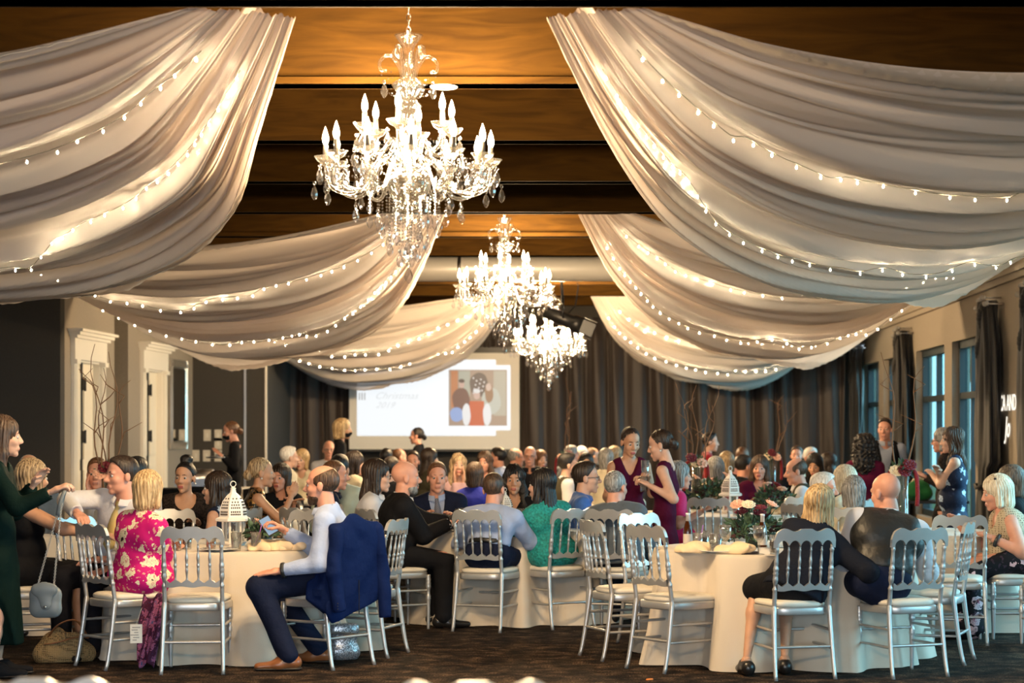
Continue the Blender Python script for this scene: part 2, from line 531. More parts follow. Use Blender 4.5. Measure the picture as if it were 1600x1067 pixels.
LIP = {'f': pbr('lip_rose', (0.42, 0.11, 0.10), 0.4), 'm': pbr('lip_plain', (0.42, 0.18, 0.14), 0.5)}

def head_prims(sex):
    f = sex == 'f'
    jw = 0.049 if f else 0.059
    P = [ell((0, -0.015, 0.045), (0.076, 0.098, 0.09)), ell((0, 0.03, 0.045), (0.064, 0.060, 0.068)), ell((0, 0.03, -0.02), (0.062 if f else 0.066, 0.067, 0.072)),
         ell((0, 0.03, -0.068), (jw, 0.056, 0.046)), ell((0, 0.070, -0.1), (0.021 if f else 0.027, 0.02, 0.02)),
         ell((0.04, 0.058, -0.022), 0.025), ell((-0.04, 0.058, -0.022), 0.025),
         cap((0, 0.090, 0.02), (0, 0.111 if f else 0.116, -0.022), 0.008, 0.0115 if f else 0.0135), ell((0.012, 0.102, -0.028), 0.0085), ell((-0.012, 0.102, -0.028), 0.0085),
         cap((-0.017, 0.090, -0.0620), (0.017, 0.090, -0.0620), 0.0068), cap((-0.012, 0.0895, -0.0715), (0.012, 0.0895, -0.0715), 0.0075)]
    if not f: P.append(cap((-0.04, 0.078, 0.03), (0.04, 0.078, 0.03), 0.014))
    for s in (-1, 1): P.append(ell((s * 0.079, -0.012, -0.003), (0.011, 0.02, 0.031)))
    P.append(cap((0, -0.02, -0.06), (0, -0.04, -0.2), 0.046 if f else 0.056, 0.047 if f else 0.06))
    cuts = [ell((s * 0.033, 0.112, 0.008), (0.020, 0.020, 0.0105)) for s in (-1, 1)]
    return P, cuts

def ball(c, r, res):
    return isosurf([ell(c, r)], res)

HEADS = {}
def head_template(sex, res):
    key = (sex, res)
    if key in HEADS: return HEADS[key]
    P, cuts = head_prims(sex)
    V, Q = isosurf(P, res, 0.014, cuts)
    cen = V[Q].mean(1)
    mi = np.zeros(len(Q), int)
    lip = (np.abs(cen[:, 0]) < 0.022) & (cen[:, 1] > 0.0915) & (cen[:, 2] < -0.0575) & (cen[:, 2] > -0.0775)
    mi[lip] = 1
    Vs, Qs, ms = [V], [Q], [mi]
    n = len(V)
    for s in (-1, 1):
        e, q = ball((s * 0.033, 0.0795, 0.008), 0.0130, min(res, 0.0045))
        c = e[q].mean(1); d = c - np.array([s * 0.033, 0.0795, 0.008])
        m = np.where(((d[:, 1] > 0) & (np.hypot(d[:, 0], d[:, 2]) < 0.0072)) , 3, 2)
        Vs.append(e); Qs.append(q + n); ms.append(m); n += len(e)
        b, q = isosurf([cap((s * 0.014, 0.0945, 0.0325), (s * 0.034, 0.091, 0.0360), 0.0030), cap((s * 0.034, 0.091, 0.0360), (s * 0.052, 0.079, 0.030), 0.0030, 0.002)], 0.0035, 0.004)
        Vs.append(b); Qs.append(q + n); ms.append(np.full(len(q), 4)); n += len(b)
    HEADS[key] = (np.concatenate(Vs), np.concatenate(Qs), np.concatenate(ms))
    return HEADS[key]

HANDS = {}
def hand_template(kind, res):
    key = (kind, res)
    if key in HANDS: return HANDS[key]
    P = [cap((0, 0.0, 0), (0, 0.03, 0), 0.027, 0.034, (0, 0, 1), 0.72), cap((-0.012, 0.045, 0), (-0.012, 0.085, 0), 0.031, 0.031, (0, 0, 1), 0.46), cap((0.012, 0.045, 0), (0.013, 0.08, 0), 0.030, 0.029, (0, 0, 1), 0.46)]
    curl = {'relax': 0.35, 'grip': 0.95, 'flat': 0.10}[kind]
    for x, L, y in ((-0.031, 0.074, 0.098), (-0.010, 0.084, 0.104), (0.011, 0.077, 0.100), (0.031, 0.058, 0.090)):
        p = np.array([x * 0.9, y - 0.012, 0.0]); ang = curl * 0.5
        for seg, r0, r1 in ((0.44, 0.0098, 0.0090), (0.31, 0.0090, 0.0082), (0.25, 0.0082, 0.0072)):
            d = np.array([x * 0.6, math.cos(ang), -math.sin(ang)]); d /= np.linalg.norm(d)
            e = p + d * L * seg
            P.append(cap(p, e, r0, r1)); p = e; ang += curl * 0.8
    t0, t1, t2, t3 = (-0.028, 0.025, -0.006), (-0.052, 0.052, -0.016), (-0.056, 0.080, -0.026 - 0.02 * curl), (-0.045 + 0.01 * (1 - curl), 0.102, -0.032 - 0.025 * curl)
    P += [cap(t0, t1, 0.017, 0.0125), cap(t1, t2, 0.0118, 0.0105), cap(t2, t3, 0.0105, 0.008)]
    HANDS[key] = isosurf(P, res, 0.006)
    return HANDS[key]

def hair_parts(kind, L=0.28):
    """(prims, cuts, ripple) in head space"""
    face = ell((0, 0.105, -0.03), (0.060, 0.075, 0.100))
    line = pln((0, 0.054, 0.082), (0, 0.80, -0.60))
    P = [ell((0, -0.018, 0.05), (0.084, 0.105, 0.098))]
    if kind == 'short': return P + [ell((0, 0.02, 0.085), (0.066, 0.075, 0.06))], [line, pln((0, 0, -0.058), (0, 0, -1))], 0.002
    if kind == 'buzz': return [ell((0, -0.017, 0.047), (0.0795, 0.1015, 0.0935))], [line, pln((0, 0, -0.05), (0, 0, -1))], 0.001
    if kind == 'fringe': return [ell((0, -0.017, 0.044), (0.0795, 0.1015, 0.0925))], [pln((0, 0.062, 0.03), (0, 0.88, -0.47)), pln((0, 0, -0.055), (0, 0, -1)), pln((0, -0.03, 0.095), (0, 0.45, 0.90))], 0.001
    if kind == 'thin': return [ell((0, -0.018, 0.046), (0.0785, 0.1005, 0.0925))], [pln((0, 0.02, 0.1), (0, 0.9, -0.4)), pln((0, 0, -0.058), (0, 0, -1)), pln((0, 0.0, 0.105), (0, 0.75, 0.66))], 0.001
    if kind == 'bob':
        P += [ell((0, -0.02, 0.06), (0.093, 0.112, 0.10)), cap((0, -0.06, 0.03), (0, -0.062, -0.075), 0.082, 0.068), cap((0.066, -0.005, 0.04), (0.07, 0.0, -0.085), 0.034, 0.026), cap((-0.066, -0.005, 0.04), (-0.07, 0.0, -0.085), 0.034, 0.026)]
        return P, [face, ell((0, 0.07, -0.10), (0.055, 0.075, 0.06))], 0.004
    if kind in ('long', 'wavy'):
        P += [ell((0, -0.02, 0.055), (0.09, 0.110, 0.10)), cap((0, -0.055, 0.02), (0, -0.095, -L), 0.080, 0.085, (0, 1, 0), 0.62)]
        for s in (-1, 1): P += [cap((s * 0.066, -0.0, 0.05), (s * 0.082, -0.01, -0.10), 0.032, 0.032), cap((s * 0.082, -0.01, -0.10), (s * 0.095, -0.03 if kind == 'long' else 0.02, -L), 0.034, 0.030)]
        return P, [face, ell((0, 0.06, -0.12), (0.056, 0.075, 0.085))], 0.004 if kind == 'long' else 0.008
    if kind == 'updo':
        P = [ell((0, -0.018, 0.047), (0.0815, 0.1025, 0.096))]
        P += [ell((0, -0.122, -0.012), (0.042, 0.036, 0.04)), ell((0.026, -0.118, -0.035), (0.024, 0.024, 0.024)), ell((-0.026, -0.116, 0.012), (0.026, 0.024, 0.024)), cap((0.076, 0.02, 0.03), (0.082, 0.01, -0.03), 0.011, 0.006), cap((-0.076, 0.02, 0.03), (-0.082, 0.01, -0.03), 0.011, 0.006)]
        return P, [line, pln((0, 0, -0.06), (0, 0.3, -1))], 0.004
    if kind == 'topbun': return P + [ell((0, -0.035, 0.165), (0.055, 0.05, 0.042))], [line, pln((0, 0, -0.055), (0, 0.3, -1))], 0.002
    if kind == 'curly':
        P += [ell((0, -0.03, 0.05), (0.125, 0.13, 0.12)), cap((0, -0.07, 0), (0, -0.08, -0.20), 0.12, 0.13, (0, 1, 0), 0.7), cap((0.08, -0.01, 0.0), (0.11, -0.01, -0.18), 0.05, 0.05), cap((-0.08, -0.01, 0.0), (-0.11, -0.01, -0.18), 0.05, 0.05)]
        return P, [face, ell((0, 0.07, -0.12), (0.055, 0.08, 0.08))], 0.012
    if kind == 'beard': return [ell((0, 0.031, -0.070), (0.0605, 0.0605, 0.0495)), ell((0, 0.071, -0.101), (0.030, 0.0235, 0.0235)), cap((-0.02, 0.094, -0.049), (0.02, 0.094, -0.049), 0.007)], [pln((0, 0, -0.043), (0, 0, 1)), cap((-0.016, 0.105, -0.067), (0.016, 0.105, -0.067), 0.012), pln((0, -0.01, 0), (0, -1, 0))], 0.001
    if kind == 'mask': return [ell((0, 0.032, -0.05), (0.064, 0.074, 0.056)), ell((0, 0.095, -0.03), (0.026, 0.03, 0.03))], [pln((0, 0, -0.012), (0, 0.15, 1)), pln((0, 0.03, 0), (0, -1, 0))], 0.0
    raise ValueError(kind)

HAIRT = {}
def hair_template(kind, res, L):
    key = (kind, res, L)
    if key in HAIRT: return HAIRT[key]
    P, cuts, rip = hair_parts(kind, L)
    def fn(X, Y, Z):
        th = np.arctan2(X, -(Y + 0.0)) 
        if kind == 'curly': return 0.022 * np.sin(75 * X + 2 * np.sin(40 * Z)) * np.sin(80 * Y + 1.0 + 30 * X) * np.sin(78 * Z + 2)
        if kind == 'wavy': return rip * 0.8 * np.sin(26 * th + 5 * np.sin(26 * Z)) + rip * 0.7 * np.sin(40 * Z + 3 * th)
        return rip * np.sin(30 * th + 4 * np.sin(9 * Z + 1.3 * th))
    HAIRT[key] = isosurf(P, res, 0.02, cuts, fn=fn if rip else None)
    return HAIRT[key]

def rot_z(a): return np.array([[math.cos(a), -math.sin(a), 0], [math.sin(a), math.cos(a), 0], [0, 0, 1]])
def rot_x(a): return np.array([[1, 0, 0], [0, math.cos(a), -math.sin(a)], [0, math.sin(a), math.cos(a)]])
def rot_y(a): return np.array([[math.cos(a), 0, math.sin(a)], [0, 1, 0], [-math.sin(a), 0, math.cos(a)]])
def unit(v): v = np.asarray(v, float); return v / (np.linalg.norm(v) + 1e-9)

def two_bone(S, T, a, b, hint):
    d = T - S; L = np.linalg.norm(d)
    if L > (a + b) * 0.985: T = S + d / L * (a + b) * 0.985; d = T - S; L = np.linalg.norm(d)
    x = (a * a - b * b + L * L) / (2 * L); h = math.sqrt(max(a * a - x * x, 1e-6))
    u = d / L; w = np.asarray(hint, float); w = unit(w - u * (w @ u))
    return S + u * x + w * h, T

PEOPLE = []
def person(label, hip, head, phi, look=None, pitch=0, tilt=0, sex='m', skin_tone='fair', hair=('short', 'brown'), hairlen=0.28, top=None, legs=None, shirt=None, tie=None, vest=None, beard=None,
           rh=None, lh=None, rgrip='relax', lgrip='relax', stand=False, near=True, fat=1.0, sleeve='long', neck='round', skirt=False, knees=None, ankles=None, shoe=None, belt=None, glasses=False, mask=False,
           size=1.0, relb=None, lelb=None, shoes_on=True, watch=None, earrings=False, headband=None, group='wedding guests', hemlen=None, hemr=0.22, slit=False, wrink=0.004):
    """hip: (x, y) on the floor; head: world position of the eye line's centre; phi: facing, degrees clockwise from straight away from the camera"""
    ph = math.radians(phi); RZ = rot_z(ph)         # world -> local is a turn by +phi
    o3 = np.array([hip[0], hip[1], 0.0])
    loc = lambda p: RZ @ (np.asarray(p, float) - o3)
    look = phi if look is None else look
    f = sex == 'f'
    hs = (0.965 if f else 1.0) * size
    Ch = loc(head)
    RH = rot_z(-math.radians(look - phi)) @ rot_x(-math.radians(pitch)) @ rot_y(math.radians(tilt))
    RN = rot_z(-math.radians(look - phi) * 0.5) @ rot_x(-math.radians(pitch) * 0.35)
    N = Ch + RN @ np.array([0, -0.034, -0.143]) * hs
    hz = (0.90 * size if stand else 0.575)
    if stand: hz = Ch[2] - 0.80 * (0.94 if f else 1.0) * size
    H = np.array([0, 0, hz])
    up = unit(N - H); right = unit(np.array([1, 0, 0]) - up * up[0]); fwd = np.cross(up, right)
    sl = np.linalg.norm(N - H)
    Cc = H + (N - H) * 0.66 - fwd * 0.012
    Wc = H + (N - H) * 0.30
    sw = (0.143 if f else 0.170) * size * (0.5 + 0.5 * fat)
    Sc = N - up * 0.050
    S = {1: Sc + right * sw - up * 0.022, -1: Sc - right * sw - up * 0.022}
    hw = 0.088 * size
    J = {1: H + np.array([hw, 0, 0]), -1: H - np.array([hw, 0, 0])}
    if stand:
        K = {s: np.array([s * 0.085, 0.015, hz * 0.53]) for s in (1, -1)}; Kn = knees or K
        An = ankles or {s: np.array([s * 0.09, -0.02, 0.085]) for s in (1, -1)}
    else:
        Kn = knees or {s: J[s] + np.array([s * 0.04, 0.40, -0.035]) for s in (1, -1)}
        An = ankles or {s: np.array([Kn[s][0], Kn[s][1] + 0.0, 0.085]) for s in (1, -1)}
    if isinstance(Kn, (list, tuple)): Kn = {1: np.array(Kn[0]), -1: np.array(Kn[1])}
    if isinstance(An, (list, tuple)): An = {1: np.array(An[0]), -1: np.array(An[1])}
    ua, fa = 0.285 * size * (0.93 if f else 1), 0.255 * size * (0.93 if f else 1)
    def tgt(h, s):
        if h is None: return np.array([s * 0.21, 0.06, S[s][2] - 0.5]) if stand else np.array([s * 0.13, 0.30, 0.665])
        if h == 'table': return np.array([s * 0.12, 0.40, 0.80])
        if h == 'chin': return Ch + RH @ np.array([s * 0.05, 0.09, -0.16])
        return loc(h)
    E = {}; Wr = {}
    for s, h, eh in ((1, rh, relb), (-1, lh, lelb)):
        hint = np.array([s * 0.30, -0.50, -0.80]) if eh is None else np.asarray(eh, float)
        E[s], Wr[s] = two_bone(S[s], tgt(h, s), ua, fa, hint)
    fz = fat * size * (0.90 if f else 1.0)
    def torso(off=0.0, arms=True):
        hwid = right * (0.062 * size * fz + (0.012 if f else 0))
        P = [cap(H - hwid, H + hwid, 0.092 * size + off, None, fwd, 0.95),
             cap(H + up * 0.03, Wc, 0.104 * fz + off, 0.104 * fz + off, fwd, 0.88),
             cap(Wc - right * 0.045 * fz, Wc + right * 0.045 * fz, 0.098 * fz + off, None, fwd, 0.90),
             cap(Wc, Cc, 0.104 * fz + off, 0.110 * fz + off, fwd, 0.86),
             cap(Cc - right * 0.072 * fz, Cc + right * 0.072 * fz, 0.104 * fz + off, None, fwd, 0.86),
             cap(Cc * 0.45 + N * 0.55 - right * 0.085 * fz - up * 0.02, Cc * 0.45 + N * 0.55 + right * 0.085 * fz - up * 0.02, 0.078 * fz + off, None, fwd, 0.92),
             cap(Cc, N - up * 0.05, 0.11 * fz + off, 0.06 + off, fwd, 0.72)]
        if fat > 1.12: P.append(ell(Wc + fwd * 0.06 * fz, (0.125 * fz + off, 0.095 * fz + off, 0.13 * fz + off)))
        if f:
            for s in (-1, 1): P.append(ell(Cc + fwd * 0.066 * fz + right * s * 0.068 - up * 0.02, (0.062 * fz + off,) * 3))
        return P
    def shoulders(off=0.0, w=1.0):
        a = Sc - right * sw * w - up * 0.016; b = Sc + right * sw * w - up * 0.016
        return [cap(a, b, 0.050 * fz + off), cap(N - up * 0.012 - fwd * 0.012, Sc - right * sw * 0.7, 0.050 + off, 0.048 + off), cap(N - up * 0.012 - fwd * 0.012, Sc + right * sw * 0.7, 0.050 + off, 0.048 + off)]
    ra = (0.046 if f else 0.053) * (0.4 + 0.6 * fat) * size
    def arm(s, off=0.0, lower=True, frac=1.0):
        P = [cap(S[s], S[s] + (E[s] - S[s]) * frac, ra * 1.08 + off, ra * (1.08 - 0.2 * frac) + off)]
        if lower: P.append(cap(E[s], Wr[s], ra * 0.86 + off, ra * 0.60 + off))
        return P
    rl = 0.080 * (0.4 + 0.6 * fat) * size * (0.97 if f else 1)
    def leg(s, off=0.0, lower=True):
        P = [cap(J[s], Kn[s], rl * 1.0 + off, rl * 0.70 + off)]
        if lower: P += [cap(Kn[s], Kn[s] + (An[s] - Kn[s]) * 0.35 - fwd * 0.012, rl * 0.66 + off, rl * 0.66 + off), cap(Kn[s] + (An[s] - Kn[s]) * 0.35 - fwd * 0.012, An[s], rl * 0.66 + off, rl * 0.42 + off)]
        return P
    res = 0.0125 if near else 0.021
    hres = 0.0048 if near else 0.0085
    root = empty('person', (hip[0], hip[1], 0), -ph)
    tag(root, label, 'person', group)
    smat = skin('skin_' + skin_tone, SKIN[skin_tone])
    c1, c2 = HAIR[hair[1]]; hm = hair_mat('hair_' + hair[1], c1, c2)
    # one continuous body: trunk, limbs, neck, head, hands
    P = torso(-0.012) + shoulders(-0.008) + [cap(N - up * 0.03, N + (Ch - N) * 0.35, (0.046 if f else 0.056) * hs)]
    for s in (-1, 1): P += arm(s, -0.004 if sleeve != 'long' else -0.010) + leg(s, -0.010)
    V, Q = isosurf(P, res, 0.028)
    Vs, Qs, ms = [V], [Q], [np.zeros(len(Q), int)]; n = len(V)
    hv, hq, hmi = head_template(sex, hres)
    Vs.append((RH @ (hv * hs).T).T + Ch); Qs.append(hq + n); ms.append(hmi); n += len(hv)
    for s, g in ((1, rgrip), (-1, lgrip)):
        tv, tq = hand_template(g, 0.0045 if near else 0.008)
        tv = tv * (0.9 if f else 1.0) * size
        if s < 0: tv = tv * np.array([-1, 1, 1]); tq = tq[:, ::-1]
        d = unit(Wr[s] - E[s]); zb = np.array([s * 0.25, -0.15, 1.0]); zb = unit(zb - d * (zb @ d))
        if abs(d[2]) > 0.85: zb = unit(np.array([s, 0, 0]) - d * (s * d[0]))
        M = np.stack([np.cross(d, zb), d, zb], 1)
        Vs.append((M @ tv.T).T + Wr[s] - d * 0.005); Qs.append(tq + n); ms.append(np.zeros(len(tq), int)); n += len(tv)
    for s in (-1, 1):                                  # bare feet inside the shoes
        tf, tq = isosurf([cap(An[s], An[s] + np.array([0, 0.03, -0.05]), 0.036, 0.034), cap(An[s] + np.array([0, 0.0, -0.05]), An[s] + np.array([s * 0.01, 0.14, -0.062]), 0.032, 0.02)], 0.014, 0.02)
        Vs.append(tf); Qs.append(tq + n); ms.append(np.zeros(len(tq), int)); n += len(tf)
    link('body', np_mesh('body', np.concatenate(Vs), np.concatenate(Qs), [smat, LIP[sex], EYE_W, EYE_I, hm], np.concatenate(ms)), root)
    def part(name, prims, mat, cuts=(), k=0.03, wr=0.0, r=None, par=None, wf=16.0):
        V, Q = isosurf(prims, r or res, k, cuts, wr=wr, seed=len(PEOPLE), wf=wf)
        if len(V) == 0: return None
        return link(name, np_mesh(name, V, Q, mat), par or root)
    def headpart(name, kind, mat, L=0.28):
        V, Q = hair_template(kind, 0.0065 if near else 0.009, L)
        return link(name, np_mesh(name, (RH @ (V * hs).T).T + Ch, Q, mat), root)
    if hair[0] not in ('none',): headpart('hair', hair[0], hm, hairlen)
    if beard: headpart('beard', 'beard', hair_mat('hair_' + beard, *HAIR[beard]))
    if mask: headpart('face_mask', 'mask', cloth('mask_black', (0.012, 0.012, 0.014)))
    # necklines
    ncut = {'round': [cap(N - up * 0.03 + fwd * 0.012, N + up * 0.15, 0.058 if f else 0.066)],
            'scoop': [cap(N - up * 0.03 + fwd * 0.05, N + up * 0.15, 0.085, 0.09)],
            'v': [cap(N + up * 0.06 + fwd * 0.06, Cc + fwd * 0.135 * fz - up * 0.02, 0.095, 0.014), cap(N - up * 0.01, N + up * 0.15, 0.075)],
            'lapel': [cap(N + up * 0.05 + fwd * 0.085, Wc + fwd * 0.14 * fz, 0.092, 0.018), cap(N - up * 0.01, N + up * 0.15, 0.066)]}
    # legs or skirt first
    lowm = legs
    if lowm is not None and not skirt:
        hwid = right * (0.066 * size * fz)
        P = [cap(H - hwid, H + hwid, 0.095 * size + 0.010, None, fwd, 0.95), cap(H, H + up * 0.085, 0.118 * fz + 0.010, 0.122 * fz + 0.006, fwd, 0.82)]
        for s in (-1, 1): P += [cap(J[s], Kn[s], rl * 1.02 + 0.012, rl * 0.76 + 0.012), cap(Kn[s], An[s] + np.array([0, 0, 0.01]), rl * 0.76 + 0.012, rl * 0.60 + 0.014)]
        part('trousers', P, lowm, [pln(H + up * 0.10, up)], 0.03, wrink * 0.8)
    if belt: part('belt', [cap(H + up * 0.04, H + up * 0.14, 0.128 * fz + 0.020, 0.126 * fz + 0.020, fwd, 0.82)], belt, [pln(H + up * 0.112, up), pln(H + up * 0.076, -up)], r=0.009)
    def skirt_prims():
        if stand:
            b = np.array([0, 0.0, (hemlen or 0.08) + 0.02])
            w = H + up * 0.10
            return [cap(w, H - np.array([0, 0, 0.06]), 0.125 * fz, 0.165 * fz, fwd, 0.82), cap(H - np.array([0, 0, 0.06]), b, 0.165 * fz, hemr, np.array([0, 1, 0]), 0.80)]
        P = [cap(H - right * 0.078 * fz, H + right * 0.078 * fz, 0.108 * size + 0.006, None, fwd, 0.95), cap(H, H + up * 0.12, 0.13 * fz + 0.008, 0.12 * fz + 0.008, fwd, 0.82)]
        for s in (-1, 1): P += [cap(J[s], Kn[s], rl * 1.04 + 0.02, rl * 0.84 + 0.02)]
        mid = (Kn[1] + Kn[-1]) / 2
        P += [cap(H + np.array([0, 0.05, 0.0]), mid - np.array([0, 0.04, 0.0]), 0.085, 0.055)]
        if hemlen is not None:
            for s in (-1, 1): P += [cap(Kn[s], np.array([An[s][0], An[s][1], hemlen]), rl * 0.84 + 0.02, rl * 0.95 + 0.02)]
            P += [cap(mid, np.array([mid[0], (An[1][1] + An[-1][1]) / 2, hemlen]), 0.08, 0.09)]
        return P
    if skirt == 'dress': pass
    elif skirt: part('skirt', skirt_prims(), lowm, [pln(H + up * 0.12, up)] + ([pln((0, 0, hemlen or 0.08), (0, 0, -1))] if stand else []), 0.05, wrink)
    off = 0.012
    if top is not None:
        P = torso(off)
        if sleeve == 'none': P += shoulders(off - 0.004, 0.62)
        else:
            P += shoulders(off)
            for s in (-1, 1):
                if sleeve == 'long': P += arm(s, off)
                elif sleeve == 'elbow': P += arm(s, off + 0.004, False)
                else: P += arm(s, off + 0.006, False, 0.55)
        cuts = list(ncut[neck if vest is None and tie is None or neck != 'lapel' else neck])
        if sleeve == 'long':
            for s in (-1, 1): d = unit(Wr[s] - E[s]); cuts.append(cap(Wr[s] + d * 0.01, Wr[s] + d * 0.12, 0.05))
        if skirt == 'dress':
            P += skirt_prims()
            if stand: cuts.append(pln((0, 0, hemlen or 0.08), (0, 0, -1)))
            if slit: cuts.append(cap((0.20, 0.02, 0.66), (0.17, 0.03, 0.12), 0.01, 0.125))
        jacket = neck == 'lapel'
        if jacket:
            P = [q if q[0] != 'c' else q[:3] + (q[3] + 0.007, q[4] + 0.007) + q[5:] for q in P]
            P += [cap(H + up * 0.06 - right * 0.05, H - right * 0.06 - up * 0.10, 0.125 * fz + 0.02, 0.12 * fz + 0.02, fwd, 0.9), cap(H + up * 0.06 + right * 0.05, H + right * 0.06 - up * 0.10, 0.125 * fz + 0.02, 0.12 * fz + 0.02, fwd, 0.9)]
            if not stand: cuts.append(pln(H - up * 0.08, -up))
        elif skirt != 'dress':
            cuts.append(pln(H + up * (0.07 if belt else 0.02), -up))
        part('dress' if skirt == 'dress' else ('jacket' if jacket else ('shirt' if not f else 'blouse')), P, top, cuts, 0.026, wrink)
    if shirt is not None:
        P = torso(0.004) + shoulders(0.002, 0.75)
        part('shirt', P, shirt, [cap(N - up * 0.02 + fwd * 0.012, N + up * 0.15, 0.06), pln(H + up * 0.06, -up)], 0.026)
        for s in (-1, 1):
            d = unit(Wr[s] - E[s]); part('cuff', [cap(Wr[s] - d * 0.01, Wr[s] + d * 0.012, 0.040)], shirt, [pln(Wr[s] + d * 0.018, d), pln(Wr[s] - d * 0.02, -d)], 0.01, r=0.008)
    if vest is not None:
        part('waistcoat', torso(0.022) + shoulders(0.014, 0.78), vest, list(ncut['lapel']) + [pln(H + up * 0.055, -up)], 0.026, wrink)
    if (shirt is not None) or (sex == 'm' and neck == 'round' and top is not None):
        mb = MB(); cm = shirt or top; nb = N + up * 0.012
        prof = []
        for j, (r, z) in enumerate(((0.078, -0.035), (0.067, 0.018), (0.071, 0.021), (0.088, -0.020))):
            prof.append([(math.radians(-78 + 336 * i / 18), r * (0.5 + 0.5 * fat), z) for i in range(19)])
        vs = []
        for row in prof:
            for a, r, z in row:
                fr = 1.0
                p = nb + right * (r * math.cos(a - PI / 2 + PI / 2 + 0) * -1 if False else r * math.sin(a - math.radians(90))) + fwd * (-r * math.cos(a - math.radians(90)) + 0.012) + up * (z - 0.012 * (1 - math.cos(a - math.radians(90))) * 0.8)
                vs.append(tuple(p))
        fs = [(j * 19 + i, j * 19 + i + 1, (j + 1) * 19 + i + 1, (j + 1) * 19 + i) for j in range(3) for i in range(18)]
        mb.add(vs, fs); mb.build('collar', cm, root)
    if tie is not None:
        def surf(t, lat):
            base = N + (H - N) * t + right * lat
            D = torso(0.006) + shoulders(0.004, 0.75)
            d = 0.30
            for _ in range(12):
                q = sdf_point(D, base + fwd * d)
                d -= q * 0.8
            return base + fwd * (d + 0.008)
        V = []
        for t, w in ((0.02, 0.016), (0.06, 0.022), (0.085, 0.014), (0.2, 0.026), (0.35, 0.034), (0.5, 0.040), (0.62, 0.044), (0.69, 0.002)):
            c = surf(t, 0); V.append([c + right * (w * j) + fwd * (0.006 * (1 - abs(j)) + (0.008 if t < 0.08 else 0)) for j in (-1, 0, 1)] + [c + right * (w * j) - fwd * 0.012 for j in (1, -1)])
        V = np.array(V).transpose(1, 0, 2)
        link('necktie', grid_mesh('necktie', V, tie, closed=True), root)
    if shoes_on:
        sm = shoe or pbr('shoe_black', (0.015, 0.013, 0.012), 0.3)
        for s in (-1, 1):
            a = An[s]; fd = unit(np.array([Kn[s][0] * 0 + s * 0.12, 1.0, 0])) if ankles is None else unit(np.array([s * 0.1, 1.0, 0]))
            z0 = a - np.array([0, 0, a[2] - 0.002])
            P = [cap(z0 - fd * 0.045 + np.array([0, 0, 0.045]), z0 + fd * 0.06 + np.array([0, 0, 0.042]), 0.042, 0.040), cap(z0 + fd * 0.05 + np.array([0, 0, 0.033]), z0 + fd * 0.185 + np.array([0, 0, 0.028]), 0.043, 0.030, np.array([0, 0, 1]), 0.8), cap(z0 - fd * 0.04 + np.array([0, 0, 0.06]), z0 + fd * 0.03 + np.array([0, 0, 0.075]), 0.036, 0.038)]
            so = part('shoe', P, sm, [pln((0, 0, 0.004), (0, 0, -1)), pln((0, 0, 0.098), (0, 0, 1))], 0.025, r=0.009 if near else 0.02)
            if near and shoe: part('sole', [cap(z0 - fd * 0.045 + np.array([0, 0, 0.012]), z0 + fd * 0.185 + np.array([0, 0, 0.012]), 0.046, 0.034, np.array([0, 0, 1]), 0.3)], pbr('sole_dark', (0.02, 0.012, 0.008), 0.5), r=0.007, par=so)
    if glasses:
        mb = MB()
        for s in (-1, 1):
            ring = [Vector((s * 0.033 + 0.025 * math.cos(t), 0.106 - 0.15 * abs(s * 0.033 + 0.025 * math.cos(t)) * 0.5, 0.004 + 0.019 * math.sin(t))) for t in np.linspace(0, 2 * PI, 17)]
            mb.tube(ring, 0.0024, 5)
            mb.tube([(s * 0.058, 0.100, 0.01), (s * 0.078, 0.04, 0.012), (s * 0.082, -0.02, 0.008)], 0.0024, 5)
        mb.tube([(-0.009, 0.106, 0.008), (0, 0.109, 0.011), (0.009, 0.106, 0.008)], 0.0024, 5)
        mb.v = [tuple(RH @ (np.array(p) * hs) + Ch) for p in mb.v]
        mb.build('glasses', pbr('spectacle_rim', (0.02, 0.015, 0.015), 0.3), root)
    if earrings:
        for s in (-1, 1):
            mb = MB(); mb.sphere((0, 0, 0), 0.008, 8, 5); mb.build('earring', pbr('pearl', (0.85, 0.82, 0.75), 0.15), root, loc=tuple(RH @ (np.array([s * 0.09, -0.008, -0.04]) * hs) + Ch))
    if watch is not None:
        s = watch; d = unit(Wr[s] - E[s]); c = Wr[s] - d * 0.03
        w = part('wristwatch', [cap(c - d * 0.004, c + d * 0.004, ra * 0.64 + 0.016)], pbr('watch_strap', (0.02, 0.02, 0.02), 0.4), [pln(c + d * 0.012, d), pln(c - d * 0.012, -d)], 0.01, r=0.006)
    if headband:
        part('hair_clip', [cap(Ch + RH @ np.array([-0.07, 0.0, 0.12]) * hs, Ch + RH @ np.array([0.07, 0.0, 0.12]) * hs, 0.012)], headband, r=0.008)
    PEOPLE.append(root)
    info = dict(root=root, W={s: None for s in (1, -1)}, N=N, H=H)
    RI = RZ.T
    info['W'] = {s: RI @ Wr[s] + o3 for s in (1, -1)}
    info['E'] = {s: RI @ E[s] + o3 for s in (1, -1)}
    return info
# ------------------------------------------------------------------ the room
XR, XL, XLN = 4.5, -7.0, -8.1            # right wall, left wall with the doors, left wall of the wider near part
YB, YL, YJ, YN = 36.0, 33.3, 25.5, -4.2  # back wall, back-left wall, jog of the left wall, wall behind the camera
ZC = 4.35                                # ceiling
BEAM_Z = HC + 2.1

